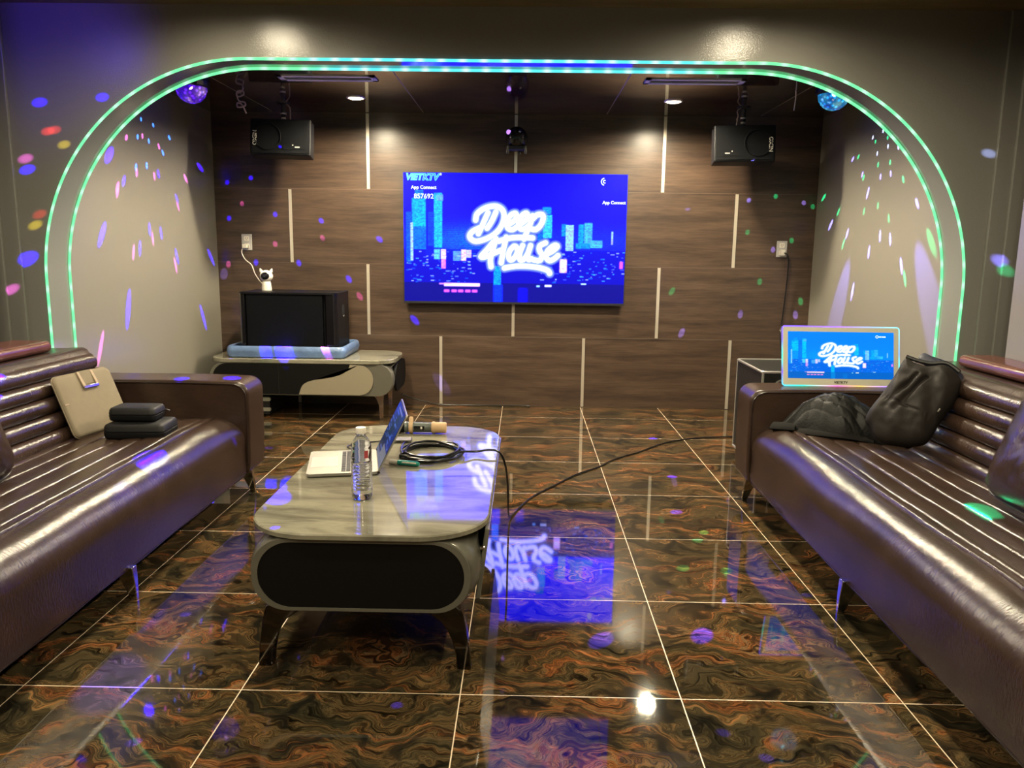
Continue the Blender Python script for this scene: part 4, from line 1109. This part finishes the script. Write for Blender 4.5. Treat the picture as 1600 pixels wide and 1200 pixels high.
# ------------------------------------------------------------------ things on the sofas
def sleeve():
    root = thing('laptop_sleeve', (-1.88, 3.33, .385), 'beige canvas laptop sleeve with a metal buckle, leaning on the ribbed backrest', 'laptop sleeve')
    o = Vector((-1.868, 3.155, .392)); u = Vector((.055, .33, 0)).normalized(); v = Vector((-.092, .045, .25)); v = (v - u * v.dot(u)).normalized(); n = u.cross(v)
    if n.x < 0: n = -n
    Wd, Hd = .345, .272
    def P(a, b, c): return o + u * a + v * b + n * c
    rg = []
    for c, g in ((-.013, .014), (-.010, .004), (-.003, 0), (.003, 0), (.010, .004), (.013, .014), (.0145, .05)):
        rg.append([P(a, b, c) for a, b in rrect(g, Wd - g, g, Hd - g, .026, 6)])
    MB().loft(rg).build('body', M['sleeve'], root, smooth=60)
    MB().tube([P(a, b, .0) for a, b in rrect(-.001, Wd + .001, -.001, Hd + .001, .026, 6)], .0022, 5, True).build('zipper', mat('sleeve_zip', (.24, .19, .13), .6), root)
    sm = mat('sleeve_strap', (.34, .26, .18), .7)
    for a0, a1 in ((.135, .150), (.215, .230)):
        MB().loft([[P(a, b, c) for a, b, c in ((a0, .272, z - .003), (a1, .272, z - .003), (a1 + .002, .205, z + .004), (a0 + .002, .205, z + .004))] for z in (.0135, .0205)]).build('strap', sm, root, smooth=0, bevel=.002)
    MB().loft([[P(a, b, c) for a, b in ((.138, .275), (.228, .275), (.226, .214), (.142, .214))] for c in (.0132, .0165)]).build('flap', M['sleeve'], root, smooth=0, bevel=.001)
    MB().loft([[P(a, b, c) for a, b in rrect(.138, .229, .194, .208, .004, 4)] for c in (.0155, .024)]).build('buckle', M['chrome'], root, smooth=40, bevel=.002)
    MB().loft([[P(a, b, c) for a, b in ((.003, .15), (.028, .15), (.028, .146), (.003, .146))] for c in (.012, .0155)]).build('seam_tab', sm, root, smooth=0)
sleeve()

def zip_case(cx, cy, z0, w, d, h, ang, label, pull):
    root = thing('zip_case', (cx, cy, z0), label, 'zip case', 'black zip cases stacked on the sofa')
    Rz = Matrix.Rotation(R_(ang), 3, 'Z'); c = Vector((cx, cy, z0))
    def ring(z, g, r): return [c + Rz @ Vector((x, y, z)) for x, y in rrect(-w / 2 + g, w / 2 - g, -d / 2 + g, d / 2 - g, r, 6)]
    MB().loft([ring(.001, .014, .016), ring(.004, .006, .02), ring(h * .18, .002, .022), ring(h * .44, .0, .024), ring(h * .475, .004, .022)]).build('lower_shell', M['casefab'], root, smooth=50)
    MB().loft([ring(h * .525, .004, .022), ring(h * .56, .0, .024), ring(h * .82, .003, .022), ring(h * .95, .008, .02), ring(h, .016, .016)]).build('upper_shell', M['casefab'], root, smooth=50)
    zp = MB().loft([ring(h * .47, .0035, .022), ring(h * .485, .001, .023), ring(h * .515, .001, .023), ring(h * .53, .0035, .022)]).build('zipper', M['black'], root, smooth=50)
    a = c + Rz @ Vector((w / 2 - .01, d / 2 - .02, h * .5))
    if pull: MB().tube([a, a + Rz @ Vector((.012, .004, .002)), a + Rz @ Vector((.026, .008, -.004))], .003, 6).build('zip_pull', M['black'], zp)
zip_case(-1.632, 3.245, .392, .252, .185, .066, 4, 'larger black zip case lying on the seat beside the beige sleeve, lower of two', False)
zip_case(-1.655, 3.265, .459, .198, .135, .060, 3, 'smaller black zip case stacked on top of the larger one', True)

def bag():
    root = thing('charcoal_jacket', (1.6, 3.2, .40), 'charcoal padded jacket with a dark collar, propped against the backrest', 'jacket')
    ol = [(1.470, 3.180, .433), (1.455, 3.226, .471), (1.447, 3.265, .509), (1.512, 3.291, .596), (1.577, 3.315, .681), (1.620, 3.338, .744), (1.635, 3.339, .758), (1.658, 3.304, .739), (1.691, 3.272, .730), (1.743, 3.241, .741), (1.772, 3.199, .719), (1.779, 3.168, .689), (1.764, 3.147, .653), (1.728, 3.125, .596), (1.681, 3.111, .538), (1.624, 3.085, .459), (1.582, 3.098, .437), (1.523, 3.136, .429)]
    nrm = Vector((-.5, -.65, .57)).normalized()
    ax = (Vector((1.70, 3.27, .74)) - Vector((1.54, 3.11, .43))).normalized(); sd = ax.cross(nrm).normalized()
    c0 = Vector((1.62, 3.2, .585))
    def fold(p):
        q = p - c0; a = q.dot(ax); b = q.dot(sd)
        e = 0
        for s0, s1, k in ((Vector((1.62, 3.216, 0.711)), Vector((1.497, 3.203, 0.588)), .019), (Vector((1.647, 3.19, 0.705)), Vector((1.519, 3.173, 0.573)), .021)):
            ln = s1 - s0; tt = max(0, min(1, (p - s0).dot(ln) / ln.length_squared))
            dv = p - s0 - ln * tt; dv = dv - nrm * dv.dot(nrm)
            e += k * math.exp(-(dv.length / (.0075 + .007 * tt)) ** 2) * (.55 + .45 * math.sin(PI * min(1, tt + .25)))
        e += .007 * math.exp(-((a + .045 + .3 * (b)) / .006) ** 2) + .005 * math.sin(a * 55 + b * 40) * math.exp(-((a - .13) / .05) ** 2)
        e -= .006 * math.sin(b * 70 + a * 18)
        return e
    puff(ol, nrm, .075, 'body', M['charcoal'], root, rings=56, fold=fold, back=.9, nz=.007, sub=1, seed=2)
    co = [(1.676, 3.325, .762), (1.700, 3.338, .785), (1.722, 3.318, .776), (1.765, 3.268, .757), (1.800, 3.205, .716), (1.789, 3.180, .680), (1.771, 3.215, .706), (1.745, 3.250, .722), (1.702, 3.285, .726)]
    puff(co, nrm, .014, 'collar', M['navy'], root, rings=8, back=1., nz=.004, seed=5)
    MB().tube(smooth_path([(1.622, 3.322, .770), (1.655, 3.290, .758), (1.692, 3.258, .752), (1.742, 3.225, .757), (1.775, 3.183, .728)], 6), .0085, 8).build('neck_binding', M['black'], root)
    a = c0 + ax * -.03 + sd * .10 + nrm * .058
    MB().obox(a, .004, .004, .016, Matrix.Rotation(.6, 3, 'Y')).build('zip_pull', M['silver'], root, smooth=0)
bag()

def bomber():
    root = thing('quilted_jacket', (1.38, 3.43, .39), 'black quilted bomber jacket heaped on the seat by the sofa arm', 'jacket')
    c = Vector((1.43, 3.455, .388))
    foot = smooth_path([(1.150, 3.545, 0), (1.205, 3.505, 0), (1.265, 3.435, 0), (1.31, 3.385, 0), (1.39, 3.345, 0), (1.48, 3.335, 0), (1.57, 3.30, 0), (1.65, 3.27, 0), (1.70, 3.35, 0), (1.69, 3.48, 0), (1.60, 3.585, 0), (1.45, 3.612, 0), (1.30, 3.612, 0), (1.19, 3.600, 0)], 16, True)
    n = 64; rows = []
    for i in range(n + 1):
        t = i / n; row = []
        for p in foot:
            q = Vector((c.x + (p.x - c.x) * t, c.y + (p.y - c.y) * t, 0))
            pk = Vector((1.40, 3.50, 0)); e_ = q - pk
            ridge = math.exp(-((e_.x * .80 + e_.y * .35) / .20) ** 2 - ((e_.y - .3 * e_.x) / .17) ** 2)
            h = .185 * max(0, 1 - t ** 2.4) ** .62 * (.34 + .66 * ridge)
            h *= min(1, .10 + max(0, (q.x - 1.13)) / .15)
            k_ = min(1, h / .05)
            s1 = q.x * .62 + q.y * .78 + .020 * noise.noise(q * 9); s2 = q.x * -.80 + q.y * .60 + .016 * noise.noise(q * 7 + Vector((3, 0, 0)))
            h += (.0085 * abs(math.sin(PI * s1 / .033)) ** .5 + .004 * abs(math.sin(PI * s2 / .062)) ** .5) * k_
            h += (noise.noise(q * 11) * .014 + noise.noise(Vector((q.x * 40, q.y * 12, 2))) * .006) * k_
            row.append((q.x, q.y, .398 - (q.x - 1.1) * .022 + max(.002, h)))
        rows.append(row)
    base = [[(c.x + (p.x - c.x) * t, c.y + (p.y - c.y) * t, .394 - (c.x + (p.x - c.x) * t - 1.1) * .022) for p in foot] for t in (1, .5, .02)]
    MB().loft(rows + base).build('body', M['blacknylon'], root, smooth=80)
    def band(pts, w, name):
        rows = []
        P = smooth_path(pts, 6)
        for i, p in enumerate(P):
            t = (P[min(i + 1, len(P) - 1)] - P[max(i - 1, 0)]).normalized(); s_ = Vector((-t.y, t.x, 0))
            rg = []
            for k in range(12):
                a = 2 * PI * k / 12
                rg.append(p + s_ * (w * math.cos(a)) + Vector((0, 0, .013 * math.sin(a) + .35 * w * math.cos(a))))
            rows.append(rg)
        MB().loft(rows).build(name, M['knit'], root, smooth=60)
    band([(1.252, 3.470, .412), (1.300, 3.410, .418), (1.375, 3.368, .420), (1.46, 3.352, .412), (1.52, 3.333, .400)], .030, 'hem')
    band([(1.150, 3.552, .412), (1.190, 3.515, .418), (1.235, 3.492, .420)], .028, 'cuff')
bomber()

def flight_case():
    root = thing('flight_case', (1.65, 4.4, 0), 'black flight case with aluminium edges on the floor behind the sofa arm', 'flight case')
    x0, x1, y0, y1, z1 = 1.265, 1.90, 4.12, 4.62, .575
    MB().box(x0, x1, y0, y1, .05, z1).build('body', mat('scuffed_black_laminate', (.009, .010, .009), .35, bump=.5, bscale=40, var=.5, vscale=14), root, smooth=0, bevel=.004)
    e = MB(); r_ = .0075
    for z in (.055, z1 - .002):
        e.tube([(x, y, z) for x, y in rrect(x0, x1, y0, y1, .02, 4)], r_, 6, True)
    for x in (x0 + .004, x1 - .004):
        for y in (y0 + .004, y1 - .004): e.tube([(x, y, .05), (x, y, z1)], r_, 6)
    e.build('edge_trim', M['silver'], root)
    f = MB().prism(rrect(x0 + .07, x1 - .07, .12, z1 - .045, .03, 5), 'y', y0 - .006, y0 + .002).build('lid_panel', M['black'], root, smooth=40)
    MB().tube([(x, y0 - .006, z) for x, z in rrect(x0 + .07, x1 - .07, .12, z1 - .045, .03, 5)], .007, 6, True).build('lid_trim', M['silver'], f)
    for x, y in ((x0 + .06, y0 + .06), (x1 - .06, y0 + .06), (x0 + .06, y1 - .06), (x1 - .06, y1 - .06)):
        MB().lathe([(0, -.012), (.024, -.012), (.025, -.008), (.025, .008), (.024, .012), (0, .012)], (x, y, .0252), 16, Matrix.Rotation(PI / 2, 3, 'Y')).box(x - .016, x + .016, y - .02, y + .02, .045, .052).build('caster', M['black'], root, smooth=40)
flight_case()

# ------------------------------------------------------------------ light
def lamp(kind, name, loc, energy, col, **kw):
    l = bpy.data.lights.new(name, kind); l.energy = energy; l.color = col
    for k, v in kw.items(): setattr(l, k, v)
    o = bpy.data.objects.new(name, l); COL.objects.link(o); o.location = loc
    return o
def aim(o, target):
    d = Vector(target) - o.location
    o.rotation_euler = d.to_track_quat('-Z', 'Y').to_euler()
WARM = (1, .86, .60)
for x, y in ((-1.135, 5.385), (.955, 5.40)):
    lamp('SPOT', 'recess_downlight_lamp', (x, y, ZC - .012), DOWN, WARM, spot_size=R_(168), spot_blend=.6, shadow_soft_size=.045)
# a second recess row sits just behind the arch head
for x in (-1.135, .955):
    lamp('SPOT', 'recess_downlight_lamp', (x, 4.36, ZC - .012), DOWN2, WARM, spot_size=R_(168), spot_blend=.6, shadow_soft_size=.045)
# two rows of warm downlights in the near room
for x in (-1.262, 1.033):
    for i, y in enumerate((3.355, 2.45, 1.55, .65, -.3)):
        lamp('SPOT', 'near_downlight_lamp', (x, y, ZN - .01), NEAR * (.34 if i == 0 else 1), WARM, spot_size=R_(176), spot_blend=.5, shadow_soft_size=.045)
lamp('SPOT', 'wall_wash_lamp', (-2.15, 2.9, 2.2), 14, (.10, .04, 1), spot_size=R_(70), spot_blend=1, shadow_soft_size=.1).rotation_euler = Vector((-.1, .9, -.08)).to_track_quat('-Z', 'Y').to_euler()

CC = {'b': (.012, .0, 1), 'c': (.02, .13, 1), 'p': (1, .16, .85), 'w': (.40, .50, 1), 'v': (.22, .20, 1), 'g': (.0, 1, .36), 'r': (1, .04, .03), 'y': (1, .75, .02)}
KK = {'b': 1.3, 'c': 1.1, 'p': .5, 'w': .6, 'v': .8, 'g': .45, 'r': .6, 'y': .5}
NB = Vector((-.12, 2.3, 2.2))
DOTS = [('L', -2.33, 4.883, 1.944, 'c', 0.9, 1),
        ('L', -2.33, 5.038, 1.933, 'c', 0.9, 1),
        ('L', -2.33, 5.254, 1.888, 'c', 0.9, 1),
        ('L', -2.33, 5.148, 1.78, 'c', 0.9, 1),
        ('L', -2.33, 4.965, 1.828, 'c', 0.9, 1),
        ('L', -2.33, 4.825, 1.834, 'c', 0.9, 1),
        ('L', -2.33, 4.917, 1.677, 'c', 0.9, 1),
        ('L', -2.33, 4.78, 1.654, 'c', 0.9, 1),
        ('L', -2.33, 5.067, 1.643, 'b', 1.0, 1.2),
        ('L', -2.33, 5.723, 1.749, 'b', 1.0, 1.2),
        ('L', -2.33, 4.625, 1.562, 'b', 1.0, 1.2),
        ('L', -2.33, 4.485, 1.693, 'b', 1.8, 1.4),
        ('L', -2.33, 4.688, 1.811, 'p', 1.0, 0.7),
        ('L', -2.33, 4.886, 1.847, 'p', 1.0, 0.7),
        ('L', -2.33, 5.097, 1.813, 'p', 1.0, 0.7),
        ('L', -2.33, 5.01, 1.623, 'p', 1.0, 0.7),
        ('L', -2.33, 4.785, 1.622, 'p', 1.0, 0.7),
        ('L', -2.33, 4.547, 1.52, 'p', 1.0, 0.7),
        ('L', -2.33, 5.47, 1.649, 'p', 1.0, 0.7),
        ('L', -2.33, 4.763, 1.179, 'b', 0.8, 1),
        ('L', -2.33, 4.902, 1.296, 'b', 0.8, 1),
        ('L', -2.33, 5.054, 1.275, 'b', 0.8, 1),
        ('L', -2.33, 5.262, 1.128, 'b', 0.8, 1),
        ('L', -2.33, 5.836, 1.117, 'b', 0.8, 1),
        ('L', -2.33, 5.638, 0.69, 'b', 0.8, 1),
        ('L', -2.33, 5.314, 1.506, 'b', 0.8, 1),
        ('L', -2.33, 4.347, 1.256, 'b', 1.2, 1.0),
        ('L', -2.33, 4.575, 0.835, 'b', 1.2, 1.0),
        ('L', -2.33, 4.543, 1.488, 'p', 0.8, 0.6),
        ('L', -2.33, 5.324, 1.455, 'p', 0.8, 0.6),
        ('L', -2.33, 4.681, 1.155, 'p', 0.8, 0.6),
        ('L', -2.33, 4.936, 1.238, 'p', 0.8, 0.6),
        ('L', -2.33, 5.235, 1.07, 'p', 0.8, 0.6),
        ('L', -2.33, 4.243, 0.64, 'p', 0.8, 0.6),
        ('R', 2.146, 5.094, 1.912, 'w', 0.8, 1),
        ('R', 2.146, 4.87, 1.831, 'w', 0.8, 1),
        ('R', 2.146, 5.009, 1.806, 'w', 0.8, 1),
        ('R', 2.146, 4.954, 1.93, 'w', 0.8, 1),
        ('R', 2.146, 4.734, 1.809, 'w', 0.8, 1),
        ('R', 2.146, 5.375, 1.813, 'v', 0.8, 1),
        ('R', 2.146, 4.801, 1.667, 'v', 0.8, 1),
        ('R', 2.146, 4.935, 1.661, 'v', 0.8, 1),
        ('R', 2.146, 5.203, 1.7, 'v', 0.8, 1),
        ('R', 2.146, 5.09, 1.592, 'v', 0.8, 1),
        ('R', 2.146, 5.049, 1.882, 'g', 0.8, 0.8),
        ('R', 2.146, 4.885, 1.883, 'g', 0.8, 0.8),
        ('R', 2.146, 5.288, 1.818, 'g', 0.8, 0.8),
        ('R', 2.146, 4.984, 1.737, 'g', 0.8, 0.8),
        ('R', 2.146, 4.823, 1.734, 'g', 0.8, 0.8),
        ('R', 2.146, 5.181, 1.678, 'g', 0.8, 0.8),
        ('R', 2.146, 4.637, 1.621, 'g', 0.8, 0.8),
        ('R', 2.146, 5.103, 1.563, 'v', 0.8, 1),
        ('R', 2.146, 4.447, 1.476, 'v', 0.8, 1),
        ('R', 2.146, 5.667, 1.398, 'v', 0.8, 1),
        ('R', 2.146, 5.366, 1.331, 'v', 0.8, 1),
        ('R', 2.146, 4.869, 1.307, 'v', 0.8, 1),
        ('R', 2.146, 4.731, 1.286, 'v', 0.8, 1),
        ('R', 2.146, 5.006, 1.211, 'v', 0.8, 1),
        ('R', 2.146, 4.561, 1.135, 'v', 0.8, 1),
        ('R', 2.146, 5.202, 0.957, 'v', 0.8, 1),
        ('R', 2.146, 5.841, 1.596, 'g', 0.7, 0.7),
        ('R', 2.146, 5.13, 1.466, 'g', 0.7, 0.7),
        ('R', 2.146, 4.935, 1.49, 'g', 0.7, 0.7),
        ('R', 2.146, 4.773, 1.407, 'g', 0.7, 0.7),
        ('R', 2.146, 5.547, 1.481, 'g', 0.7, 0.7),
        ('R', 2.146, 5.418, 1.263, 'g', 0.7, 0.7),
        ('R', 2.146, 4.505, 1.065, 'g', 0.7, 0.7),
        ('R', 2.146, 4.253, 1.267, 'g', 1.4, 0.35),
        ('R', 2.146, 5.42, 0.814, 'v', 5, 0.11),
        ('R', 2.146, 4.207, 0.957, 'v', 5, 0.11),
        ('L', -2.232, 5.968, 1.665, 'b', 0.8, 1),
        ('L', -2.053, 5.968, 1.699, 'b', 0.8, 1),
        ('L', -1.881, 5.968, 1.436, 'b', 0.8, 1),
        ('L', -2.23, 5.968, 1.403, 'b', 0.8, 1),
        ('L', -2.041, 5.968, 1.078, 'b', 0.8, 1),
        ('L', -1.715, 5.968, 1.078, 'b', 0.8, 1),
        ('L', -1.536, 5.968, 1.393, 'b', 0.8, 1),
        ('L', -1.338, 5.968, 0.962, 'b', 0.8, 1),
        ('L', -1.1, 5.968, 1.261, 'b', 0.8, 1),
        ('L', -1.337, 5.968, 1.652, 'b', 0.8, 1),
        ('L', -0.84, 5.968, 0.658, 'b', 0.8, 1),
        ('L', -2.128, 5.968, 1.512, 'p', 0.8, 0.55),
        ('L', -2.252, 5.968, 1.061, 'p', 0.8, 0.55),
        ('L', -1.89, 5.968, 1.218, 'p', 0.8, 0.55),
        ('L', -1.53, 5.968, 1.266, 'p', 0.8, 0.55),
        ('L', -1.258, 5.968, 0.833, 'p', 0.8, 0.55),
        ('L', -0.636, 5.968, 0.165, 'v', 1.3, 0.12),
        ('L', -2.289, 5.968, 0.988, 'v', 1.3, 0.3),
        ('R', 1.511, 5.968, 1.601, 'g', 0.8, 0.55),
        ('R', 1.84, 5.968, 1.609, 'g', 0.8, 0.55),
        ('R', 2.118, 5.968, 1.538, 'g', 0.8, 0.55),
        ('R', 1.649, 5.968, 1.347, 'g', 0.8, 0.55),
        ('R', 1.98, 5.968, 1.29, 'g', 0.8, 0.55),
        ('R', 1.763, 5.968, 0.984, 'g', 0.8, 0.55),
        ('R', 2.08, 5.968, 0.84, 'g', 0.8, 0.55),
        ('R', 1.109, 5.968, 0.903, 'g', 0.8, 0.55),
        ('R', 1.644, 5.968, 1.579, 'v', 0.8, 0.6),
        ('R', 2.05, 5.968, 1.565, 'v', 0.8, 0.6),
        ('R', 1.847, 5.968, 1.222, 'v', 0.8, 0.6),
        ('R', 1.634, 5.968, 0.737, 'v', 0.8, 0.6),
        ('R', 2.049, 5.968, 0.738, 'v', 0.8, 0.6),
        ('R', 1.199, 5.968, 1.518, 'v', 0.8, 0.6),
        ('R', 1.197, 5.968, 0.589, 'v', 0.8, 0.6),
        ('R', 0.741, 3.148, 0.0, 'g', 0.6, 0.5),
        ('R', 0.621, 2.853, 0.0, 'g', 0.6, 0.5),
        ('R', 0.783, 2.836, 0.0, 'g', 0.6, 0.5),
        ('R', 0.791, 3.249, 0.0, 'g', 0.6, 0.5),
        ('R', 0.722, 3.514, 0.0, 'b', 0.8, 0.9),
        ('R', 0.808, 4.095, 0.0, 'b', 0.8, 0.9),
        ('R', 0.844, 4.971, 0.0, 'b', 0.8, 0.9),
        ('R', 0.577, 2.32, 0.0, 'b', 0.8, 0.9),
        ('R', 0.255, 2.278, 0.0, 'b', 0.8, 0.9),
        ('R', 1.073, 3.057, 0.0, 'b', 0.8, 0.9),
        ('N', -1.101, 2.394, 0.0, 'b', 1.0, 1.4),
        ('N', -0.824, 2.031, 0.0, 'b', 1.0, 1.4),
        ('N', -0.938, 1.72, 0.0, 'b', 1.0, 1.4),
        ('N', -0.324, 1.901, 0.0, 'b', 1.0, 1.4),
        ('N', -1.528, 3.68, 0.0, 'b', 1.0, 1.4),
        ('N', -1.531, 4.564, 0.0, 'b', 1.0, 1.4),
        ('N', 0.517, 1.811, 0.0, 'b', 1.1, 0.9),
        ('N', 0.597, 1.712, 0.0, 'b', 1.1, 0.9),
        ('N', 1.015, 2.633, 0.0, 'b', 1.1, 0.9),
        ('N', -2.253, 3.79, 1.718, 'r', 0.8, 0.6),
        ('N', -2.182, 3.79, 1.658, 'y', 0.9, 0.5),
        ('N', -2.353, 3.79, 1.284, 'y', 0.9, 0.5),
        ('N', -2.327, 3.79, 1.335, 'r', 0.9, 0.5),
        ('N', -2.222, 3.79, 1.724, 'r', 0.9, 0.5),
        ('N', -2.281, 3.79, 1.847, 'b', 1.2, 1.2),
        ('N', -1.984, 3.79, 1.873, 'b', 1.2, 1.2),
        ('N', -2.367, 3.79, 1.542, 'b', 1.2, 1.2),
        ('N', -2.409, 3.79, 1.122, 'b', 1.7, 1.5),
        ('N', -2.371, 3.79, 1.592, 'p', 1.2, 0.7),
        ('N', -2.515, 3.79, 0.961, 'p', 1.2, 0.7),
        ('N', 2.136, 3.79, 1.663, 'w', 1.0, 0.8),
        ('N', 2.269, 3.79, 1.158, 'v', 1.5, 0.7),
        ('N', 2.305, 3.79, 1.107, 'g', 1.5, 0.4),
        ('L', -0.78, 2.366, 0.42, 'b', 1.2, 0.8),
        ('L', -0.822, 2.466, 0.42, 'b', 1.2, 0.8),
        ('R', 1.252, 3.559, 0.39, 'g', 1.0, 0.4),
        ('R', 1.48, 2.421, 0.39, 'g', 1.3, 1.0),
        ('L', -1.4, 2.856, 0.39, 'b', 2.0, 0.3),
        ('L', -1.303, 2.535, 0.39, 'b', 2.0, 0.3)]
DOTS += [('L', -1.67, 5.386, .468, 'b', 2.4, .8), ('L', -1.80, 5.386, .475, 'b', 1.6, .6), ('L', -1.385, 5.386, .50, 'p', 1.1, .7), ('L', -1.62, 3.62, .505, 'b', 1.3, .8), ('L', -1.36, 3.62, .43, 'b', 1.5, 1.0), ('L', -1.98, 2.9, .70, 'b', 2.0, .8)]
cache = {}
for b, x, y, z, c, size, w in DOTS:
    P0 = {'L': BL + Vector((0, 0, .05)), 'R': BR + Vector((0, 0, .05)), 'N': NB}[b]
    T = Vector((x, y, z)); d = (T - P0).normalized()
    o0 = P0 + d * (.115 if b != 'N' else 0)
    dist = (T - o0).length
    ang = 2 * math.degrees(math.atan(.0165 * size * (.55 + .45 * dist) / dist)) * DSZ * (.72 if b == 'N' else 1.35)
    nn_ = (1, 0, 0) if abs(x + 2.33) < .01 else (-1, 0, 0) if abs(x - 2.146) < .01 else (0, -1, 0) if y > 3.78 or abs(y - 3.62) < .001 else (0, 0, 1)
    ci = max(.22, abs(d.dot(Vector(nn_))))
    key = (c, round(ang, 1), round(w * dist * dist / ci, 2))
    if key not in cache:
        l = bpy.data.lights.new('disco_beam', 'SPOT'); l.color = CC[c]; l.energy = DOT * (.35 if b == 'N' else 1) * KK[c] * w * dist * dist / ci
        l.spot_size = R_(ang); l.spot_blend = .9 if b == 'N' else .6; l.shadow_soft_size = .0
        cache[key] = l
    o = bpy.data.objects.new('disco_beam', cache[key]); COL.objects.link(o); o.location = o0; aim(o, T)

w = bpy.data.worlds.new('world'); w.use_nodes = True
w.node_tree.nodes['Background'].inputs[0].default_value = (.02, .02, .025, 1); w.node_tree.nodes['Background'].inputs[1].default_value = 1
scene.world = w
scene.view_settings.view_transform = 'Standard'; scene.view_settings.look = 'None'
scene.view_settings.exposure = EXPO; scene.view_settings.gamma = 1; scene.view_settings.use_curve_mapping = False
scene.cycles.use_denoising = True
scene.cycles.max_bounces = 8; scene.cycles.diffuse_bounces = 3; scene.cycles.glossy_bounces = 4; scene.cycles.transmission_bounces = 8
scene.cycles.sample_clamp_indirect = 6; scene.cycles.caustics_reflective = False; scene.cycles.caustics_refractive = False
scene.cycles.use_light_tree = True
